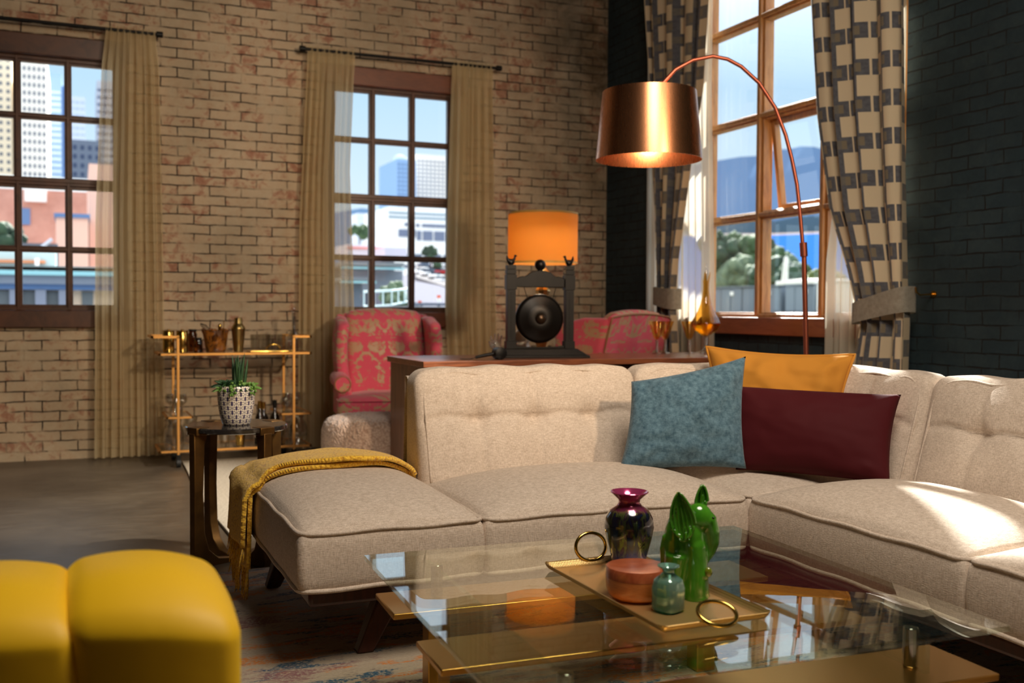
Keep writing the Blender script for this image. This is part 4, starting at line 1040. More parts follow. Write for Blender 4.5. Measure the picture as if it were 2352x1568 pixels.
# ------------------------------------------------------------------ copper arc lamp
AL = thing('copper_arc_lamp', 'copper arc floor lamp with big drum shade hanging over the desk end', 'lamp', (3.31, 4.02, 0))
obj('base', MB().lathe([(0, 0), (.17, 0), (.175, .01), (.165, .028), (.03, .04), (.02, .06)], 56), COPPERP, AL, angle=40)
obj('pole', MB().tube([(0, 0, .04), (-.002, 0, .8), (-.012, .018, 1.33)], .0125, 16), COPPERP, AL)
obj('collar', MB().tube([(-.012, .018, 1.325), (-.017, .02, 1.395)], .0185, 20), COPPERP, AL, bevel=.002)
arc = [(3.293, 4.04, 1.36), (3.282, 4.05, 1.52), (3.268, 4.062, 1.68), (3.246, 4.078, 1.81), (3.218, 4.092, 1.925), (3.172, 4.117, 2.06), (3.10, 4.15, 2.18), (3.02, 4.19, 2.262), (2.958, 4.218, 2.298), (2.89, 4.245, 2.312), (2.80, 4.285, 2.292), (2.72, 4.316, 2.245), (2.66, 4.34, 2.175), (2.632, 4.35, 2.125)]
obj('arm', MB().tube(arc, [.0095]*14, 14), COPPERP, AL, True)
cx, cy = 2.598, 4.36
obj('lamp_shade', MB().lathe([(.262, 1.797), (.231, 2.130), (.228, 2.130), (.259, 1.797), (.262, 1.797)], 96, (cx, cy, 0), cap0=False, cap1=False), COPPER, AL, True, angle=60)
sp = MB()
for a in range(3): sp.tube([(cx, cy, 2.095), (cx+.229*math.cos(a*2.094+.2), cy+.229*math.sin(a*2.094+.2), 2.11)], .003, 6)
sp.tube([(2.632, 4.35, 2.125), (cx, cy, 2.095), (cx, cy, 2.02)], .008, 8)
obj('shade_spider', sp, COPPERP, AL, True)
obj('bulb', MB().ball((cx, cy, 1.975), (.034, .034, .046)), bpy.data.materials['warm_bulb'], AL, True, angle=0)
lamp('arc_lamp_light', 'POINT', (cx, cy, 1.90), None, 5, (1, .76, .5), shadow_soft_size=.04)

# ------------------------------------------------------------------ side table and plant
ST = thing('round_side_table', 'small round side table with black marble top and bronze legs', 'side table', (.605, 4.325, 0))
obj('table_top', MB().lathe([(0, .548), (.200, .548), (.207, .552), (.207, .566), (.203, .570), (0, .570)], 72), MARBLE, ST, angle=40)
for k, a in enumerate((207, 297, 27, 117)):
    a = math.radians(a); c, s_ = math.cos(a), math.sin(a)
    M4 = Matrix.Rotation(a, 4, 'Z')
    # blade leg: seen edge-on profile in radius/height, flaring into a curved foot
    pr = [(.200, .548), (.150, .548), (.165, .50), (.172, .30), (.165, .14), (.145, .07), (.10, .03), (.03, .018), (.0, .018), (.0, 0), (.212, 0), (.212, .30), (.214, .548)]
    b = MB().prism(pr, -.019, .019).xf(lambda p: M4 @ p)
    l_ = obj('leg', b, BRONZE, ST, bevel=.003)
    obj('corner_cap', MB().box(.150, .2125, -.034, .034, .540, .572).xf(lambda p: M4 @ p), BRONZE, l_, bevel=.003)
PP = thing('potted_succulent', 'blue and white patterned pot of succulents on the round marble table', 'potted plant', (.600, 4.305, .570))
def pot_mat():
    t = NT('navy_flower_lattice'); U, V, _ = t.sep(t.coord('UV'))
    P = 1/13
    def flower(ou, ov):
        a = t.math('SUBTRACT', t.math('MODULO', t.math('ADD', t.math('MULTIPLY', U, 13), ou+20), 1), .5)
        b = t.math('SUBTRACT', t.math('MODULO', t.math('ADD', t.math('MULTIPLY', V, 27), ov+20), 1), .5)
        r = t.math('SQRT', t.math('ADD', t.math('MULTIPLY', a, a), t.math('MULTIPLY', b, b))); th = t.math('ARCTAN2', b, a)
        pet = t.math('ABSOLUTE', t.math('COSINE', t.math('MULTIPLY', th, 3)))
        lim = t.math('MULTIPLY_ADD', pet, .29, .135)
        white = t.math('LESS_THAN', r, lim); hole = t.math('LESS_THAN', t.math('ABSOLUTE', t.math('SUBTRACT', r, .09)), .03)
        vein = t.math('MULTIPLY', t.math('GREATER_THAN', pet, .965), t.math('GREATER_THAN', r, .18))
        return t.math('MULTIPLY', white, t.math('SUBTRACT', 1, t.math('MAXIMUM', hole, 0)))
    f = t.math('MAXIMUM', flower(0, 0), flower(.5, .5))
    t.set('Base Color', t.mix(f, S(46, 34, 84), S(236, 226, 208))); t.set('Roughness', .25); t.set('Coat Weight', .4); return t.m
prof = [(.050, 0), (.056, .004), (.066, .04), (.0735, .085), (.0765, .13), (.0755, .16), (.0735, .162), (.0725, .158), (.070, .15), (.0, .145)]
obj('pot', MB().lathe(prof, 64), pot_mat(), PP, angle=50, merge=False)
LEAF = mat('succulent_green', S(42, 74, 38), .45, var=(S(26, 54, 32), 40, .4, .7)); LEAF2 = mat('bright_succulent', S(96, 134, 56), .4); BEAD = mat('green_beads', S(104, 144, 62), .35)
def spike(b, base, d, L, r, flat=.5):
    d = Vector(d).normalized(); side = d.orthogonal().normalized(); k = 7; n = 6; vs = []
    for i in range(k+1):
        f = i/k; rr = r*math.sin(PI*min(1, .25+f*.75))**.8*(1 if f < 1 else .02)+.0003; c = Vector(base)+d*L*f+Vector((0, 0, -.02*f*f*(1-abs(d.z))))
        s2 = d.cross(side)
        for j in range(n): a = 2*PI*j/n; vs.append(c+side*math.cos(a)*rr+s2*math.sin(a)*rr*flat)
    b.add(vs, [(i*n+j, i*n+(j+1) % n, (i+1)*n+(j+1) % n, (i+1)*n+j) for i in range(k) for j in range(n)]+[tuple(range(n))])
rn = random.Random(11)
for k in range(11):
    b = MB(); a = rn.uniform(0, 6.28); r = rn.uniform(0, .022); spike(b, (.010+r*math.cos(a), r*math.sin(a), .145), (rn.uniform(-.16, .16)+.0, rn.uniform(-.16, .16), 1), rn.uniform(.09, .155), .008, .8)
    obj('spiky_leaf', b, LEAF, PP, angle=0)
for (x, y, z, R0, m_) in ((-.045, -.015, .165, .050, LEAF), (.048, -.018, .155, .046, LEAF2), (-.015, .045, .16, .04, LEAF), (.0, -.05, .152, .036, LEAF), (-.06, -.03, .15, .034, LEAF2)):
    b = MB()
    for ring, (cnt, tilt_, L) in enumerate(((6, 1.1, .6), (8, .6, .85), (9, .15, 1.0))):
        for j in range(cnt): a = 2*PI*j/cnt+ring*.4; spike(b, (x, y, z), (math.cos(a), math.sin(a), tilt_), R0*L*1.3, R0*.2, .4)
    obj('rosette', b, m_, PP, angle=0, merge=False)
for (x, y, dx, dy) in ((-.022, -.062, -.1, -.5), (.050, -.052, .3, -.4), (.012, -.035, 0, -.3)):
    b = MB()
    for i in range(26):
        f = i/26; b.ball((x+dx*.04*f+rn.uniform(-.012, .012), y+dy*.06*f+rn.uniform(-.010, .006), .175-.048*f+rn.uniform(-.008, .008)), .0052, 8, 6)
    obj('bead_trail', b, BEAD, PP, angle=0, merge=False)
obj('soil', MB().lathe([(0, .1455), (.069, .151), (0, .153)], 24), mat('dark_soil', S(36, 28, 20), .95), PP)

# ------------------------------------------------------------------ bar cart
BC = thing('bar_cart', 'brass bar cart with glass shelves against the brick wall', 'bar cart', (1.0, 7.2, 0))
fx0, fx1, fy0, fy1 = .603, 1.364, 7.0, 7.38; sx0, sx1 = .488, 1.478
def bar(b, p, q, w=.009):
    p, q = Vector(p), Vector(q); lo = [min(a, c)-w for a, c in zip(p, q)]; hi = [max(a, c)+w for a, c in zip(p, q)]; return b.box(lo[0], hi[0], lo[1], hi[1], lo[2], hi[2])
for i, x in enumerate((fx0, fx1)):
    out_x = sx0-.045 if i == 0 else sx1
    for y in (fy0, fy1): obj('post', bar(MB(), (x, y, .085), (x, y, .855)), CARTBRASS, BC, True, bevel=.002)
    h = MB(); bar(h, (x, fy0, .862), (out_x, fy0, .862)); bar(h, (x, fy1, .862), (out_x, fy1, .862)); bar(h, (out_x, fy0, .862), (out_x, fy1, .862))
    obj('push_handle', h, CARTBRASS, BC, True, bevel=.002, merge=False)
for z in (.747, .105):
    f = MB(); 
    for a, c in (((sx0, fy0), (sx1, fy0)), ((sx0, fy1), (sx1, fy1)), ((sx0, fy0), (sx0, fy1)), ((sx1, fy0), (sx1, fy1))): bar(f, (a[0], a[1], z), (c[0], c[1], z), .0085)
    s = obj('shelf_frame', f, CARTBRASS, BC, True, bevel=.002, merge=False)
    g = obj('shelf_glass', MB().box(sx0+.01, sx1-.01, fy0+.01, fy1-.01, z+.001, z+.006), CLEAR, s, smooth=False)
    for v in g.data.vertices: v.co -= BC.location
for x0, x1 in ((.535, .690), (1.275, 1.478)):
    f = MB(); z = .328
    for a, c in (((x0, fy0), (x1, fy0)), ((x0, fy1), (x1, fy1)), ((x0, fy0), (x0, fy1)), ((x1, fy0), (x1, fy1))): bar(f, (a[0], a[1], z), (c[0], c[1], z), .007)
    s = obj('small_shelf_frame', f, CARTBRASS, BC, True, bevel=.002, merge=False)
    g = obj('shelf_glass', MB().box(x0+.008, x1-.008, fy0+.008, fy1-.008, z+.001, z+.005), CLEAR, s, smooth=False)
    for v in g.data.vertices: v.co -= BC.location
for x in (fx0, fx1):
    for y in (fy0, fy1):
        c = obj('caster', MB().box(x-.014, x+.014, y-.012, y+.012, .052, .084).tube([(x, y, .08), (x, y, .1)], .008, 10), BLACKM, BC, True, bevel=.002, merge=False)
        w = obj('wheel', MB().tube([(x-.013, y-.008, .03), (x+.013, y-.008, .03)], .030, 28).tube([(x-.016, y-.008, .03), (x+.016, y-.008, .03)], .010, 16), RUBBER, c, merge=False)
        for v in w.data.vertices: v.co -= BC.location
ZT = .7545
def prop(name, label, cat, prof, m_, loc, group=None, extra=None, n=36, fn=None):
    t = thing(name, label, cat, loc, 0, group)
    obj('body', MB().lathe(prof, n), m_, t, angle=45)
    if extra:
        for nm, mb_, mm_ in extra: obj(nm, mb_, mm_, t, angle=45, merge=False)
    return t
GCAN = 'gold canisters on the bar cart'
can = prop('gold_canister', 'shorter gold canister at the left end of the bar cart top', 'canister', [(0, 0), (.036, 0), (.038, .004), (.038, .135), (.036, .139), (0, .139)], GOLD, (.555, 7.14, ZT), GCAN, [('lid', MB().lathe([(.0385, .139), (.0385, .148), (.010, .150), (.010, .156), (0, .157)], 32), GOLD)])
dup(can, (.640, 7.12, ZT), label='gold canister with lid beside the brass post of the bar cart')
BRG = tinted('brown_glass', S(110, 60, 20)); 
prop('brown_glass_jar', 'tall dark brown glass jar behind the cart post', 'jar', [(0, 0), (.028, 0), (.030, .004), (.030, .12), (.024, .135), (.024, .145), (0, .145)], BRG, (.715, 7.20, ZT), 'brown glass jars', [('lid', MB().lathe([(.026, .142), (.026, .155), (0, .156)], 24), BLACKM)])
prop('brown_glass_jar', 'low dark brown glass jar left of the ice bucket', 'jar', [(0, 0), (.026, 0), (.028, .004), (.028, .07), (.022, .088), (0, .088)], BRG, (.742, 7.10, ZT), 'brown glass jars', [('lid', MB().lathe([(.023, .086), (.023, .10), (0, .101)], 24), BLACKM)])
am = NT('mottled_amber_glass'); n_ = am.noise(am.coord(), 22, 4, .6, 1); am.set('Base Color', am.ramp(n_, [(.35, S(90, 46, 14)), (.6, S(206, 134, 56))])); am.set('Transmission Weight', .5); am.set('Roughness', .12); am.set('Coat Weight', .6); am.bump(n_, .6, .01)
def bucket():
    b = MB()
    def fn(u, v):
        pr = [(.0, 0), (.064, 0), (.068, .01), (.082, .13), (.092, .155), (.088, .156), (.078, .13), (.064, .014), (0, .012)]
        k = v*(len(pr)-1); i = min(int(k), len(pr)-2); f = k-i; r = pr[i][0]*(1-f)+pr[i+1][0]*f; z = pr[i][1]*(1-f)+pr[i+1][1]*f; a = 2*PI*u
        r *= 1+.05*math.cos(9*a+z*30)*(z/.15); z += .006*math.cos(7*a)*(z > .12); return Vector((r*math.cos(a), r*math.sin(a), z))
    b.grid(fn, 72, 40); b.uv = {}; return b
t = thing('amber_ice_bucket', 'mottled amber glass ice bucket on the bar cart', 'ice bucket', (.862, 7.16, ZT)); obj('body', bucket(), am.m, t, angle=60)
t = thing('bar_strainer', 'wire bar strainer leaning in the ice bucket', 'bar tool', (.835, 7.15, ZT+.014)); w = MB()
for k in range(6): a = k/6*PI; w.tube([(-.01, 0, .09), (-.03+.018*math.cos(a), .018*math.sin(a), .14), (-.055+.02*math.cos(a), .02*math.sin(a), .17), (-.072, 0, .182)], .0018, 6)
obj('wire_loops', w, BLACKM, t, angle=0, merge=False); obj('handle', MB().tube([(-.01, 0, .09), (.008, 0, .002)], .004, 8), BLACKM, t)
t = thing('gold_muddler', 'gold muddler standing in the ice bucket', 'bar tool', (.878, 7.15, ZT+.014)); obj('rod', MB().tube([(0, 0, 0), (.006, 0, .13), (.010, 0, .16), (.012, 0, .172), (.013, 0, .18)], [.005, .006, .013, .013, .005], 14), GOLD, t, angle=50)
t = thing('gold_bar_spoon', 'thin gold bar spoon leaning out of the ice bucket', 'bar tool', (.905, 7.16, ZT+.014)); obj('stem', MB().tube([(0, 0, 0), (.012, 0, .19)], [.0025, .003], 8), GOLD, t); obj('tip', MB().ball((.0125, 0, .193), .005, 10, 8), GOLD, t, angle=0)
prop('cocktail_shaker', 'tall brass cocktail shaker on the bar cart top', 'shaker', [(0, 0), (.030, 0), (.032, .004), (.047, .158), (.0475, .160)], mat('shaker_brass', S(176, 148, 92), .32, 1), (1.012, 7.15, ZT), None, [('cap', MB().lathe([(.048, .160), (.047, .168), (.030, .192), (.028, .196), (.026, .232), (.024, .235), (0, .236)], 36), bpy.data.materials['shaker_brass'])])
t = thing('gold_bar_tray', 'flat gold tray with arched handles on the bar cart', 'tray', (1.24, 7.19, ZT))
obj('tray_plate', MB().rbox(-.155, .155, -.11, .11, 0, .008, .003, (4, 4, 2)), GOLD, t, angle=30)
for y in (-.105,): obj('handle', MB().tube([(-.048, y, .008), (-.045, y-.004, .03), (-.028, y-.006, .047), (0, y-.007, .053), (.028, y-.006, .047), (.045, y-.004, .03), (.048, y, .008)], .0055, 12), GOLD, t, angle=0)
def tumbler(label, loc, r=.034, h=.11, ribs=16, group='ribbed tumblers on the gold tray'):
    t = thing('ribbed_tumbler', label, 'glass', loc, 0, group); b = MB()
    def fn(u, v):
        pr = [(0, .0), (r*.9, 0), (r, h), (r*.95, h), (r*.84, .008), (0, .008)]; k = v*5; i = min(int(k), 4); f = k-i
        rr = pr[i][0]*(1-f)+pr[i+1][0]*f; z = pr[i][1]*(1-f)+pr[i+1][1]*f; a = 2*PI*u; rr *= 1+.03*math.cos(ribs*a); return Vector((rr*math.cos(a), rr*math.sin(a), z))
    b.grid(fn, 96, 20); b.uv = {}; obj('body', b, CLEAR, t, angle=50); return t
tm = tumbler('ribbed clear tumbler at the left end of the gold tray', (1.135, 7.20, ZT+.008))
for x, y, lb in ((1.21, 7.25, 'ribbed clear tumbler behind the arched tray handle'), (1.24, 7.16, 'ribbed clear tumbler at the front of the gold tray'), (1.315, 7.21, 'ribbed clear tumbler at the right end of the gold tray')): dup(tm, (x, y, ZT+.008), label=lb)
def decanter(label, loc, R0, H, neck, name='clear_decanter', group='clear decanters on the bar cart', st=True):
    ex = [('stopper', MB().lathe([(neck*.8, H-.01), (neck*1.2, H+.004), (neck*1.5, H+.02), (neck*1.1, H+.036), (0, H+.042)], 20), CRYSTAL)] if st else None
    return prop(name, label, 'decanter', [(0, 0), (R0*.85, 0), (R0, .02), (R0*1.02, R0*.9), (R0*.7, R0*1.7), (neck, R0*2.5), (neck*.9, H*.8), (neck*1.2, H), (neck*1.08, H), (neck*.78, H*.8), (neck*.86, R0*2.5), (R0*.64, R0*1.65), (R0*.92, R0*.9), (R0*.9, .022), (0, .012)], CLEAR, loc, group, ex)
decanter('round clear decanter with long neck and stopper at the cart right end', (1.415, 7.27, ZT), .062, .27, .013)
decanter('slim clear decanter standing in front of the round one', (1.385, 7.10, ZT), .034, .245, .014, st=False)
# lower shelves
decanter('clear decanter on the small left shelf of the cart', (.60, 7.12, .334), .045, .17, .014, group='clear decanters on the lower shelves')
gg = 'small glasses on the cart side shelves'
def snif(label, loc, s=1):
    return prop('stemmed_glass', label, 'glass', [(0, 0), (.03*s, 0), (.004, .01), (.004, .05*s), (.03*s, .075*s), (.034*s, .10*s), (.028*s, .13*s), (.026*s, .13*s), (.031*s, .10*s), (.027*s, .078*s), (0, .056*s)], CLEAR, loc, gg)
s1 = snif('stemmed glass at the back of the small left shelf', (.65, 7.24, .334)); dup(s1, (.575, 7.30, .334), label='stemmed glass against the wall on the small left shelf')
dup(s1, (1.335, 7.12, .334), label='stemmed glass at the front of the small right shelf'); dup(s1, (1.42, 7.20, .334), label='stemmed glass at the right end of the small right shelf')
prop('round_flask', 'clear round flask on the small right shelf', 'flask', [(0, 0), (.03, 0), (.048, .02), (.052, .05), (.042, .08), (.016, .098), (.014, .115), (.012, .115), (.013, .098), (.038, .078), (.046, .05), (0, .012)], CLEAR, (1.365, 7.26, .334))
gl2 = 'large glass jugs on the bottom cart shelf'
def jug(label, loc, r, h): return prop('glass_jug', label, 'jug', [(0, 0), (r*.8, 0), (r, h*.25), (r*.95, h*.55), (r*.6, h*.85), (r*.7, h), (r*.67, h), (r*.56, h*.85), (r*.9, h*.55), (r*.94, h*.25), (0, .012)], CLEAR, loc, gl2)
j1 = jug('broad glass jug at the left front of the bottom shelf', (.585, 7.10, .112), .07, .20)
dup(j1, (.70, 7.20, .112), label='broad glass jug behind the front post on the bottom shelf'); 
dup(j1, (1.42, 7.15, .112), label='broad glass jug at the right end of the bottom shelf')
cut = prop('cut_glass_tumbler', 'cut glass tumbler in the middle of the bottom shelf', 'glass', [(0, 0), (.036, 0), (.040, .09), (.037, .09), (.033, .012), (0, .012)], CLEAR, (.83, 7.12, .112), 'cut glass tumblers', n=10)
dup(cut, (.92, 7.16, .112), label='cut glass tumbler left of the gold tumbler'); dup(cut, (1.30, 7.20, .112), label='cut glass tumbler right of the dark bottles')
prop('gold_tumbler', 'gold tumbler on the bottom shelf of the bar cart', 'cup', [(0, 0), (.026, 0), (.028, .004), (.042, .125), (.040, .125), (.026, .008), (0, .008)], GOLD, (1.02, 7.13, .112))
DKG = mat('dark_bottle_glass', S(28, 22, 16), .08, coat=.5); LAB = mat('cream_label', S(206, 200, 184), .7)
def bottle(label, loc, h, capm, lab=True):
    ex = [('cap', MB().lathe([(.0145, h-.05), (.0145, h), (0, h+.001)], 24), capm)]
    if lab: ex.append(('bottle_label', MB().lathe([(.0365, .05), (.0365, .13)], 40, cap0=False, cap1=False), LAB))
    return prop('liquor_bottle', label, 'bottle', [(0, 0), (.034, 0), (.036, .004), (.036, h*.55), (.030, h*.64), (.013, h*.74), (.013, h*.97), (0, h*.97)], DKG, loc, 'liquor bottles on the bottom cart shelf', ex)
bottle('dark bottle with gold cap and cream label on the bottom shelf', (1.155, 7.14, .112), .30, GOLD)
bottle('dark bottle with gold cap next to its twin on the bottom shelf', (1.195, 7.22, .112), .285, GOLD)
bottle('dark bottle with black cap on the bottom shelf', (1.255, 7.12, .112), .305, BLACKM, False)
print('part 4 ok')
# ------------------------------------------------------------------ the city and the bay outside
def ray(px, py): return fw+rt*((px-1176)/F_PX)-up*((py-784)/F_PX)
def onY(px, py, Y): d = ray(px, py); return Vector((0, 0, EYE))+d*(Y/d.y)
def onX(px, py, X): d = ray(px, py); return Vector((0, 0, EYE))+d*(X/d.x)
GZ = -14
struct('ground', MB().box(-900, 3600, 8.6, 3600, GZ-1, GZ), mat('asphalt_ground', S(120, 122, 126), .9), 'distant street level far below the windows')
def tower(name, label, cat, px0, px1, py0, Y, depth, m_, win=None, zb=GZ, group=None, roof=None):
    """px0..px1 wide at distance Y, top at py0; win=(cols, rows, x margin, w, h, top offset, pitch, material)"""
    a = onY(px0, py0, Y); b_ = onY(px1, py0, Y); zt = (a.z+b_.z)/2
    t = thing(name, label, cat, ((a.x+b_.x)/2, Y+depth/2, zb), group=group)
    hw = (b_.x-a.x)/2
    obj('walls', MB().box(-hw, hw, -depth/2, depth/2, 0, zt-zb), m_, t, smooth=False)
    if win:
        nc, nr, wf, hf, pitch, wm, off = win; src = None; pw = 2*hw/nc
        for i in range(nc):
            for j in range(nr):
                x = -hw+pw*(i+.5); z = zt-zb-off-pitch*(j+.5)
                if src is None:
                    src = obj('window', MB().box(-pw*wf/2, pw*wf/2, -.12, .0, -pitch*hf/2, pitch*hf/2), wm, t, smooth=False); o = src
                else: o = src.copy(); C.objects.link(o); o.parent = t
                o.location = (x, -depth/2, z)
    return t, hw, zt-zb
def flat(name, c, rough=.8): return mat(name, c, rough, spec=0)
WG = flat('window_grey_blue', S(98, 106, 124), .4); WD = flat('window_dark', S(80, 86, 104), .4)
CW = flat('concrete_white', S(250, 240, 228)); CB = flat('concrete_beige', S(246, 230, 204)); BG = flat('blue_glass', S(150, 180, 216), .35); BGL = flat('blue_glass_bands', S(196, 216, 236), .5)
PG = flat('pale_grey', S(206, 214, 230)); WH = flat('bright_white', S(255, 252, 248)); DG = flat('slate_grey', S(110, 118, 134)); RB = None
t = NT('far_red_brick'); n_ = t.noise(t.coord(), .8, 5, .7); t.set('Base Color', t.ramp(n_, [(.35, S(190, 136, 120)), (.65, S(214, 160, 142))])); t.set('Roughness', .9); RB = t.m
SALM = flat('salmon_render', S(255, 206, 186)); CREAM = flat('cream_render', S(255, 226, 196)); TURQ = flat('turquoise_trim', S(168, 220, 226)); SLB = flat('slate_blue_trim', S(112, 140, 184)); ORNG = flat('orange_brick', S(232, 160, 120))
# left window
tower('office_tower', 'beige tower with sparse square windows at the left edge of the left window', 'building', -60, 26, 95, 640, 90, CB, (5, 17, .42, .42, 4.4, WG, 3))
tower('office_tower', 'white gridded tower with small square windows', 'building', 38, 106, 118, 600, 80, CW, (6, 16, .48, .50, 3.3*1.3, WG, 7))
t, hw, hh = tower('glass_tower', 'blue glass tower with pale bands beside the white gridded tower', 'building', 107.5, 141, 166, 720, 60, BG)
for k in range(15): obj('floor_band', MB().box(-hw*.9, hw*.9, -30.6, -30, hh-12-k*3.9-1.5, hh-12-k*3.9), BGL, t, smooth=False)
obj('side_wing', MB().box(hw, hw+3.5, -24, 30, 0, hh-7), SLB, t, smooth=False)
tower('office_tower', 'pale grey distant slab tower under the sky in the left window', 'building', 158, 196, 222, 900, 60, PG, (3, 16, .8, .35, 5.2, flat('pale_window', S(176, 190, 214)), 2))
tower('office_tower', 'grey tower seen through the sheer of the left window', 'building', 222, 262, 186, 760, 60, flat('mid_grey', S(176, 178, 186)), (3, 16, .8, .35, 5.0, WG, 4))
tower('office_block', 'dark glass office block with white columns below the slab tower', 'building', 163, 232, 322, 420, 40, DG, (4, 6, .5, .5, 3.4, flat('dark_panel', S(70, 80, 104), .4), 1.2))
t, hw, hh = tower('office_block', 'low white office block at the foot of the towers', 'building', -40, 208, 405, 250, 20, WH)
tower('brick_building', 'long red brick building with one blue window', 'building', -60, 212, 436, 62, 14, RB)
o = bpy.data.objects.get('brick_building')
p = onY(57, 497, 61.9)-Vector(o.location); obj('window', MB().box(p.x-.27*1.0, p.x+.27, p.y-.02, p.y+.05, p.z-.45, p.z+.45), SLB, o, smooth=False)
p = onY(82, 450, 61.9)-Vector(o.location); obj('rooftop_unit', MB().box(p.x-.55, p.x+.55, p.y-.3, p.y+1, p.z-.33, p.z+.33), WH, o, smooth=False)
tower('salmon_building', 'tall salmon building seen through the sheer of the left window', 'building', 204, 290, 378, 46, 10, SALM)
t, hw, hh = tower('salmon_building', 'salmon building with blue-grey parapet', 'building', 128, 203, 500, 44, 6, SALM)
obj('parapet', MB().box(-hw-.06, hw+.06, -3.1, 3.1, hh, hh+.16), SLB, t, smooth=False)
def tree(name, label, c, r, crown_m, trunk_h, seed, cat='tree', group=None, n=26, flatk=1.0):
    t = thing(name, label, cat, (c.x, c.y, c.z-r-trunk_h), group=group); rn = random.Random(seed); b = MB()
    for k in range(n):
        d = Vector((rn.gauss(0, 1), rn.gauss(0, 1), rn.gauss(0, .8))).normalized()*r*rn.uniform(.2, .75); d.z *= flatk
        b.ball((d.x, d.y, d.z+r+trunk_h), r*rn.uniform(.22, .42), 9, 6)
    b.xf(lambda p: p+Vector((noise.noise(p*3/r), noise.noise(p*3/r+Vector((9, 0, 0))), noise.noise(p*3/r+Vector((0, 9, 0)))))*r*.14)
    obj('crown', b, crown_m, t, angle=0, merge=False)
    obj('trunk', MB().tube([(0, 0, 0), (0, 0, trunk_h+r*.8)], [r*.12, r*.06], 8), DARKWOOD, t)
    return t
def leafm(name, a, b_): return mat(name, a, .8, var=(b_, 1.2, .4, .6))
LG = leafm('foliage_mid', S(84, 110, 72), S(50, 74, 46)); LD = leafm('foliage_dark', S(62, 88, 64), S(36, 56, 42)); LY = leafm('foliage_yellow', S(124, 132, 72), S(84, 100, 56)); LP = leafm('foliage_pale', S(118, 134, 104), S(78, 98, 76))
tree('street_tree', 'leafy tree at the bottom left of the left window', onY(15, 545, 40), .75, LD, 1.0, 3)
for px, lb in ((66, 'dark roofed shed with a grey gutter below the brick building'),):
    a, b_ = onY(48, 530, 38), onY(132, 530, 38); c = onY(90, 570, 38)
    t = thing('dark_shed', lb, 'shed', ((a.x+b_.x)/2, 38.5, GZ)); w = (b_.x-a.x)/2
    obj('walls', MB().box(-w, w, -.5, 1.5, 0, a.z-GZ-.4), flat('shed_slate', S(104, 108, 118)), t, smooth=False)
    obj('gutter_pipe', MB().tube([(-w, -.57, a.z-GZ-1.1), (w*.7, -.57, a.z-GZ-.25)], .06, 8), PG, t)
# near building with turquoise cornice
Y = 24
def zz(py, Y=Y): return onY(120, py, Y).z
t = thing('cornice_building', 'cream building with turquoise roof edge across the bottom of the left window', 'building', (0, Y+2, GZ))
x0, x1 = onY(-80, 650, Y).x, onY(300, 650, Y).x
obj('walls', MB().box(x0, x1, Y+.4, Y+6, GZ, zz(640)), CREAM, t, True, smooth=False)
obj('flat_roof', MB().box(x0, x1, Y+.2, Y+6, zz(612), zz(610)), flat('gravel_roof', S(150, 146, 146)), t, True, smooth=False)
obj('roof_edge', MB().box(x0, x1, Y-.1, Y+.5, zz(632), zz(622)), TURQ, t, True, smooth=False)
obj('cornice', MB().box(x0, x1, Y+.0, Y+.5, zz(652), zz(632)), flat('cornice_grey', S(140, 146, 160)), t, True, smooth=False)
obj('frieze', MB().box(x0, x1, Y+.15, Y+.5, zz(665), zz(652)), SLB, t, True, smooth=False)
obj('roof_box', MB().box(onY(-30, 600, Y+3).x, onY(128, 600, Y+3).x, Y+3, Y+4, zz(640), onY(60, 575, Y+3).z), flat('pale_turquoise', S(200, 226, 228)), t, True, smooth=False)
obj('orange_band', MB().box(onY(-30, 600, Y+2.9).x, onY(104, 600, Y+2.9).x, Y+2.85, Y+3, onY(60, 604, Y+2.9).z, onY(60, 597, Y+2.9).z), ORNG, t, True, smooth=False)
obj('chimney', MB().box(onY(80, 600, Y+2.6).x, onY(89, 600, Y+2.6).x, Y+2.5, Y+2.8, zz(630), onY(60, 592, Y+2.6).z), WH, t, True, smooth=False)
for a, b_ in ((-20, 22), (52, 81), (106, 135), (188, 214)):
    w = obj('window', MB().box(onY(a, 690, Y+.38).x, onY(b_, 690, Y+.38).x, Y+.3, Y+.42, zz(722), zz(668)), flat('recessed_window', S(116, 120, 122), .5), t, True, smooth=False)
for a in (22, 81, 135): obj('pilaster', MB().box(onY(a, 690, Y+.2).x, onY(a+25, 690, Y+.2).x, Y+.15, Y+.42, zz(725), zz(664)), flat('pilaster_grey', S(150, 154, 170)), t, True, smooth=False)

# middle window
t, hw, hh = tower('dome_tower', 'glass tower with a silver dome in the middle window', 'building', 912, 956, 366, 900, 60, BG, (5, 18, .7, .5, 3.9, flat('blue_window', S(120, 146, 184), .4), 3))
obj('dome', MB().ball((hw*.95, 20, hh-2), (hw*1.0, hw*1.0, 14)), flat('silver_dome', S(200, 214, 236), .4), t, angle=0)
tower('office_tower', 'white gridded tower right of the domed glass tower', 'building', 957, 1040, 356, 960, 60, CW, (9, 11, .62, .42, 3.9, WG, 5))
t, hw, hh = tower('terraced_office', 'long white terraced office with dark window bands in the middle window', 'building', 892, 1060, 478, 420, 40, WH)
sc = hh
for k, (pa, pb) in enumerate(((489, 493), (499, 503))):
    obj('window_band', MB().box(-hw, hw, -20.4, -20, onY(970, pb, 420).z-GZ, onY(970, pa, 420).z-GZ), flat('band_teal', S(130, 156, 172), .4), t, smooth=False)
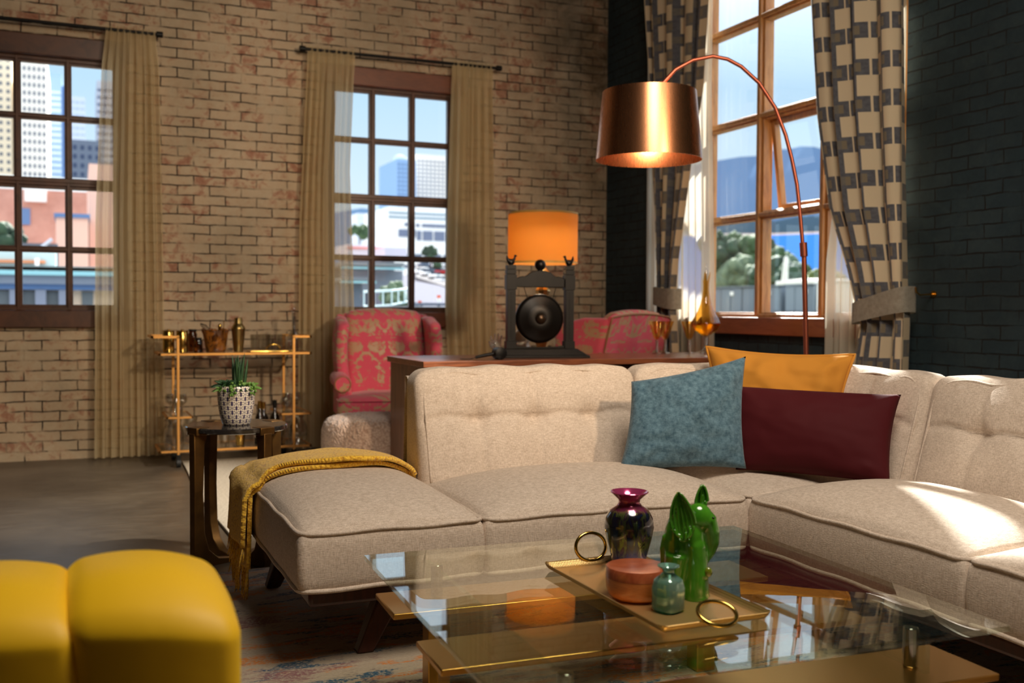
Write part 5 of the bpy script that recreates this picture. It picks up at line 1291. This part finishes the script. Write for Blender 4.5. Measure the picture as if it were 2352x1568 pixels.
for a, b_, pa, pb in ((930, 938, 513, 520), (956, 964, 514, 521), (970, 1040, 514, 521), (916, 955, 528, 545), (958, 968, 530, 552), (972, 994, 530, 552), (998, 1022, 530, 552)):
    obj('window', MB().box(onY(a, pa, 419.5).x-t.location.x, onY(b_, pa, 419.5).x-t.location.x, -20.5, -20, onY(970, pb, 419.5).z-GZ, onY(970, pa, 419.5).z-GZ), flat('office_window', S(120, 128, 150), .4), t, smooth=False)
tower('podium_building', 'white podium with a sloped canopy below the terraced office', 'building', 880, 1060, 556, 300, 20, WH, (8, 2, .8, .3, 3.4, DG, 2.5))
tower('apartment_block', 'distant white apartment block on the left of the middle window', 'building', 820, 850, 490, 800, 20, flat('far_white', S(226, 232, 244)), (4, 5, .5, .4, 4, PG, 2))
def ridge(name, label, pts, Y, m_, depth, zb=GZ, plane='Y'):
    P = [(onY if plane == 'Y' else onX)(px, py, Y) for px, py in pts]
    b = MB(); n = len(P); rows = 9; vs = []
    for i in range(rows+1):
        f = i/rows
        for j, p in enumerate(P):
            h = zb+(p.z-zb)*(f**.7); q = Vector((p.x, p.y, h))
            off = -(1-f)*depth+math.sin(j*2.1+i)*depth*.05*(f < 1)
            if plane == 'Y': q.y += off
            else: q.x += off
            q.z += noise.noise(Vector((j*.7, i*.9, Y)))*depth*.015*(0 < i < rows)
            vs.append(q)
    fs = [(i*n+j, i*n+j+1, (i+1)*n+j+1, (i+1)*n+j) for i in range(rows) for j in range(n-1)]
    # far slope
    k = len(vs)
    for p in P: vs.append(Vector((p.x, p.y+(depth if plane == 'Y' else 0), zb)) if plane == 'Y' else Vector((p.x+depth, p.y, zb)))
    fs += [(rows*n+j, rows*n+j+1, k+j+1, k+j) for j in range(n-1)]
    c = P[n//2]; t = thing(name, label, 'mountain' if 'mountain' in label else 'hill', (c.x, c.y, zb))
    obj('slope', b.add(vs, fs), m_, t, True, angle=30); return t
HZ = flat('hazy_blue_hill', S(112, 140, 172));  # distance haze is put into the hill's base colour
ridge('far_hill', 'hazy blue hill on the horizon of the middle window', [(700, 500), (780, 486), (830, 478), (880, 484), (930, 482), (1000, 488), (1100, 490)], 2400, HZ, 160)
def treeat(px, py, Y, r, m_, lb, seed, h=2, group=None, nm='street_tree', **kw):
    c = onY(px, py, Y); return tree(nm, lb, c, r, m_, h if h != 2 else c.z-r-GZ, seed, group=group, **kw)
treeat(826, 532, 140, 1.6, LG, 'green conifer at the left edge of the middle window', 5)
treeat(990, 580, 60, .62, LD, 'dark round tree beside the car park in the middle window', 6, 1)
treeat(1004, 606, 58, .42, LD, 'small dark tree just below the round tree', 7, .6)
# sloping street that climbs away from the building, with a car park
def quad_slab(name, label, cat, corners, m_, th=.3, kind=None):
    P = [Vector(c) for c in corners]; c = sum(P, Vector())/len(P)
    b = MB(); n = len(P); b.add([p-c for p in P]+[p-c-Vector((0, 0, th)) for p in P], [tuple(range(n)), tuple(range(2*n-1, n-1, -1))]+[(i, (i+1) % n, n+(i+1) % n, n+i) for i in range(n)])
    o = obj(name, b, m_, smooth=False); o.location = c; return tag(o, label, cat, kind=kind)
ROADM = flat('pale_asphalt', S(112, 112, 122))
quad_slab('street', 'pale street climbing away behind the middle window', 'street', [onY(1060, 745, 26), onY(900, 668, 40), onY(893, 635, 62), onY(960, 628, 66), onY(1060, 650, 50)], ROADM, 14)
quad_slab('car_park', 'car park full of white cars in the middle window', 'car park', [onY(955, 636, 54), onY(1070, 672, 40), onY(1080, 610, 75), onY(955, 602, 78)], flat('light_paving', S(124, 122, 124)), 14)
cw = flat('white_car_paint', S(250, 250, 252), .3); cr_ = flat('red_car_paint', S(210, 70, 70), .3); cb_ = flat('grey_car_paint', S(120, 130, 150), .3); cg = flat('car_windows', S(70, 78, 90), .2)
def car(label, loc, rz, m_):
    t = thing('parked_car', label, 'car', loc, rz, 'parked cars in the middle window'); 
    obj('body', MB().rbox(-.55, .55, -.24, .24, .06, .22, .05, (6, 6, 4)), m_, t, angle=0); obj('cabin', MB().rbox(-.28, .30, -.21, .21, .2, .36, .06, (6, 6, 4)), cg, t, angle=0)
    for x in (-.33, .33): obj('wheel', MB().tube([(x, -.25, .08), (x, .25, .08)], .08, 12), RUBBER, t)
    return t
cl = ['white car at the near corner of the car park', 'white car second from the near corner', 'white car beside the pavement edge', 'red car among the white ones', 'grey car in the middle row', 'white car under the dark tree', 'white car at the far left of the car park', 'white car behind the red one', 'grey car at the back row', 'white car at the back row left', 'white car at the back row right', 'white car by the far kerb']
first = car(cl[0], onY(1016, 650, 50), .7, cw)
spots = [(1000, 640, 52, cw), (985, 634, 55, cw), (1012, 630, 58, cr_), (996, 627, 60, cb_), (980, 622, 62, cw), (968, 630, 58, cw), (1020, 624, 60, cw), (975, 613, 68, cb_), (988, 612, 70, cw), (1004, 616, 68, cw), (1018, 612, 70, cw)]
for lb, (px, py, Y, m_) in zip(cl[1:], spots):
    if m_ is cw: c = dup(first, onY(px, py, Y), .7+.2*math.sin(px), lb)
    else: car(lb, onY(px, py, Y), .5, m_)
# terraces and the low roofs
def slabY(name, label, cat, px0, px1, pt, pb, Y, dep, m_, extra=()):
    a, b_ = onY(px0, pt, Y), onY(px1, pb, Y); t = thing(name, label, cat, ((a.x+b_.x)/2, Y, GZ)); obj('supporting_wall', MB().box(a.x+.3, b_.x-.3, Y+dep*.5, Y+dep-.1, GZ, b_.z), DG, t, True, smooth=False); obj('deck', MB().box(a.x, b_.x, Y, Y+dep, b_.z, a.z), m_, t, True, smooth=False)
    for (nm, q0, q1, p0, p1, dy, mm_) in extra:
        a, b_ = onY(q0, p0, Y+dy), onY(q1, p1, Y+dy); obj(nm, MB().box(a.x, b_.x, Y+dy, Y+dy+.3, b_.z, a.z), mm_, t, True, smooth=False)
    return t
slabY('roof_terrace', 'long flat roof with turquoise edge left in the middle window', 'roof', 790, 928, 600, 612, 32, 6, flat('roof_pale', S(140, 142, 144)), (('roof_edge', 788, 930, 612, 619, -.1, TURQ), ('shaded_wall', 790, 925, 619, 668, .6, flat('wall_grey', S(150, 156, 166)))))
slabY('low_roof', 'lower flat roof with pale blue edge left of the street', 'roof', 790, 862, 636, 645, 28, 4, flat('roof_pale2', S(130, 134, 138)), (('roof_edge', 788, 864, 645, 650, -.1, TURQ), ('shaded_wall', 790, 832, 650, 735, .4, flat('wall_slate', S(112, 120, 132)))))
slabY('pink_canopy_shed', 'low shed with a pink canopy line in the middle window', 'shed', 800, 884, 560, 590, 70, 4, flat('shed_white', S(224, 224, 232)), (('canopy', 800, 884, 566, 573, -.1, flat('pink_canopy', S(236, 150, 140))),))
slabY('grey_kiosk', 'lavender grey kiosk beside the street in the middle window', 'shed', 884, 935, 568, 590, 66, 4, flat('kiosk_lavender', S(208, 210, 228)), ())
slabY('near_roof', 'white roof at the lower right corner of the middle window', 'roof', 955, 1060, 703, 730, 15, 2, flat('near_white', S(160, 160, 164)), (('roof_pipe', 965, 1030, 695, 702, .2, DG),))
quad_slab('balcony_deck', 'pale deck under the balcony railing', 'balcony', [onY(830, 712, 18.6), onY(900, 709, 18.0), onY(945, 700, 19.4), onY(930, 706, 23), onY(830, 706, 23)], flat('deck_grey', S(120, 124, 126)), 12)
RL = thing('balcony_railing', 'white curved balcony railing above the pink wing chair', 'railing', onY(880, 705, 18)); rm = flat('railing_white', S(226, 244, 246))
pa = [onY(px, py, Y) for px, py, Y in ((836, 670, 19), (860, 669, 18.6), (900, 667, 18.2), (930, 664, 18.6), (941, 661, 19.6))]; pb = [onY(px, py, Y) for px, py, Y in ((836, 703, 19), (860, 703, 18.6), (900, 700, 18.2), (930, 694, 18.6), (941, 690, 19.6))]
obj('top_rail', MB().tube(pa, .022, 8), rm, RL, True); obj('bottom_rail', MB().tube(pb, .018, 8), rm, RL, True)
for i in range(9):
    f = i/8*4; k = min(int(f), 3); g_ = f-k; p, q = pa[k].lerp(pa[k+1], g_), pb[k].lerp(pb[k+1], g_); obj('baluster', MB().tube([p, q], .012, 6), rm, RL, True)
for px, py, lb in ((964, 705, 'left red-topped white bollard on the near roof'), (1008, 692, 'right red-topped white bollard on the near roof')):
    c = onY(px, py, 15.4); t = thing('vent_pipe', lb, 'vent', c, group='red-topped white vents'); obj('pipe', MB().tube([(0, 0, -.1), (0, 0, .055)], .028, 12), WH, t); obj('cap', MB().tube([(0, 0, .055), (0, 0, .10)], .030, 12), flat('red_cap', S(236, 110, 80)), t)
for i, (px, py, r) in enumerate(((905, 672, .32), (915, 690, .28), (895, 680, .24))): treeat(px, py, 20.5, r, LP, ['leafy shrub behind the balcony railing, highest one', 'leafy shrub behind the balcony railing, lowest one', 'leafy shrub behind the balcony railing, leftmost one'][i], 20+i, .3, 'balcony shrubs', 'balcony_shrub', n=14)

# right window: the bay
HG_ = MB(); ha = [onX(1500, 735, 17), onX(2150, 735, 17)]; hb = [onX(1500, 690, 80), onX(2150, 690, 80)]
HG_.add([ha[0], ha[1], hb[1], hb[0]]+[Vector((p.x, p.y, GZ)) for p in (ha[0], ha[1], hb[1], hb[0])], [(0, 1, 2, 3), (0, 4, 5, 1), (1, 5, 6, 2), (2, 6, 7, 3), (3, 7, 4, 0)])
struct('ground_slope', HG_, flat('dry_grass', S(104, 108, 80)), 'sloping ground outside the tall window under the containers and trees')
MT = flat('haze_blue_mountain', S(104, 130, 164)); MT2 = flat('far_shore_forest', S(86, 108, 122)); SEA = flat('bay_water', S(34, 76, 134)); BEACH = flat('pale_beach', S(130, 120, 120))  # the mountain's blue has the distance haze mixed into its base colour
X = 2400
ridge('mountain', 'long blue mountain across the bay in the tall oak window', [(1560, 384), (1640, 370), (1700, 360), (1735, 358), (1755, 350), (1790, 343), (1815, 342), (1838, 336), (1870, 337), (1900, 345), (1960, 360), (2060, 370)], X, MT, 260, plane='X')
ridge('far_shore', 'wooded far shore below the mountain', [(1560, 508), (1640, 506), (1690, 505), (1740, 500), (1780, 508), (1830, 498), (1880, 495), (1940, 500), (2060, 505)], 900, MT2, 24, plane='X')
def strip(name, label, cat, pts_top, pts_bot, Xt, Xb, m_):
    A = [onX(px, py, Xt) for px, py in pts_top]; B = [onX(px, py, Xb) for px, py in pts_bot]; n = len(A)
    c = sum(A+B, Vector())/(2*n); b = MB().add([p-c for p in A+B]+[Vector((p.x, p.y, GZ))-c for p in A+B], [(i, i+1, n+i+1, n+i) for i in range(n-1)]+[(2*n+i, 3*n+i, 3*n+i+1, 2*n+i+1) for i in range(n-1)]+[(n+i, n+i+1, 3*n+i+1, 3*n+i) for i in range(n-1)]+[(0, n, 3*n, 2*n), (n-1, 2*n-1, 4*n-1, 3*n-1)])
    o = obj(name, b, m_, smooth=False); o.location = c; return tag(o, label, cat)
strip('beach', 'pale strip of beach along the far shore', 'beach', [(1560, 536), (1760, 536), (1900, 531), (2060, 531)], [(1560, 544), (1760, 543), (1900, 538), (2060, 538)], 870, 860, BEACH)
strip('bay', 'blue water of the bay below the beach', 'water', [(1560, 542), (1760, 541), (1900, 536), (2060, 536)], [(1560, 700), (1760, 700), (1900, 700), (2060, 700)], 852, 200, SEA)
hl = 'trees on the slope above the bay'
k = 0
specs = [(1655, 575, 2.4, LD, 'dark tree at the left edge of the tall oak window'), (1668, 640, 2.2, LP, 'pale tree low at the left edge of the tall window'), (1690, 570, 2.2, LG, 'tree top just left of the centre mullion'), (1700, 630, 2.4, LP, 'pale tree behind the grey containers, left'), (1728, 580, 2.1, LG, 'tree behind the centre mullion'), (1752, 585, 1.9, LD, 'dark tree right of the centre mullion'), (1765, 630, 2.2, LD, 'dark tree behind the white post'), (1785, 600, 1.7, LG, 'green tree left of the white post'), (1805, 608, 1.4, LG, 'round green tree above the white post'), (1820, 635, 1.6, LD, 'tree right of the white post'), (1838, 622, 1.1, LG, 'last tree before the open water'), (1850, 645, 1.1, LY, 'yellow-green tree by the copper pole'), (1872, 648, 1.2, LY, 'yellow-green tree right of the copper pole'), (1895, 645, 1.3, LY, 'yellow-green tree behind the right mullion'), (1920, 650, 1.3, LY, 'yellow-green tree near the right sheer'), (1740, 650, 1.8, LP, 'pale tree behind the tall wheeled bin')]
for i, (px, py, r, m_, lb) in enumerate(specs):
    c = onX(px, py, 62+3*(i % 3)); tree('hillside_tree', lb, c, r, m_, 2.0, 40+i, group=hl, n=60)
t = thing('white_post', 'tapered white post standing among the trees outside the tall window', 'post', onX(1803, 665, 45)); a, b_ = onX(1800, 660, 45), onX(1806, 592, 45)
obj('post', MB().tube([a-Vector((0, 0, .5)), b_], [.28, .16], 12), WH, t, True); obj('cap', MB().tube([b_, b_+Vector((0, 0, .12))], [.10, .08], 10), WH, t, True)
binm = flat('container_grey', S(128, 138, 150), .5)
for i, (a, b_, pt, lb) in enumerate(((1630, 1700, 662, 'grey container with a white plate at the left of the tall window'), (1702, 1790, 660, 'grey container with a white plate beside the centre mullion'), (1800, 1868, 656, 'grey container with a white plate crossed by the copper pole'), (1872, 1950, 650, 'pale container at the right edge of the tall window'))):
    X = 20; p, q = onX(a, pt, X), onX(b_, pt, X); zb = onX(a, 760, X).z; t = thing('storage_container', lb, 'container', ((X+.9), (p.y+q.y)/2, zb), group='grey containers outside the tall window'); h = p.z-zb; w = abs(p.y-q.y)/2
    m_ = binm if i < 3 else WH
    obj('body', MB().rbox(-.85, .85, -w, w, 0, h, .05, (4, 4, 4)), m_, t, angle=30)
    obj('lid', MB().rbox(-.9, .9, -w-.02, w+.02, h, h+.05, .02, (4, 4, 3)), m_, t, angle=30)
    for s_ in (-.33, .33): obj('rib', MB().box(-.885, -.85, w*s_-.02, w*s_+.02, .05, h-.06), m_, t, bevel=.005)
    if i < 3:
        obj('plate', MB().box(-.895, -.86, -w*.45-.09, -w*.45+.09, h-.26, h-.13), WH, t, smooth=False)
t = thing('white_canopy', 'low white canopy behind the grey containers', 'canopy', onX(1860, 655, 30)); p, q = onX(1812, 645, 30), onX(1925, 641, 30)
obj('roof', MB().rbox(29.2, 31, q.y, p.y, p.z-.3, p.z, .1, (4, 10, 4), lambda w, qq: Vector((w.x, w.y, w.z+.05*(1-qq.y**2)))), WH, t, True, angle=40)
for f in (.05, .95): obj('leg', MB().tube([(30, q.y+(p.y-q.y)*f, p.z-.3), (30, q.y+(p.y-q.y)*f, p.z-2)], .05, 8), WH, t, True)
print('part 5 ok')
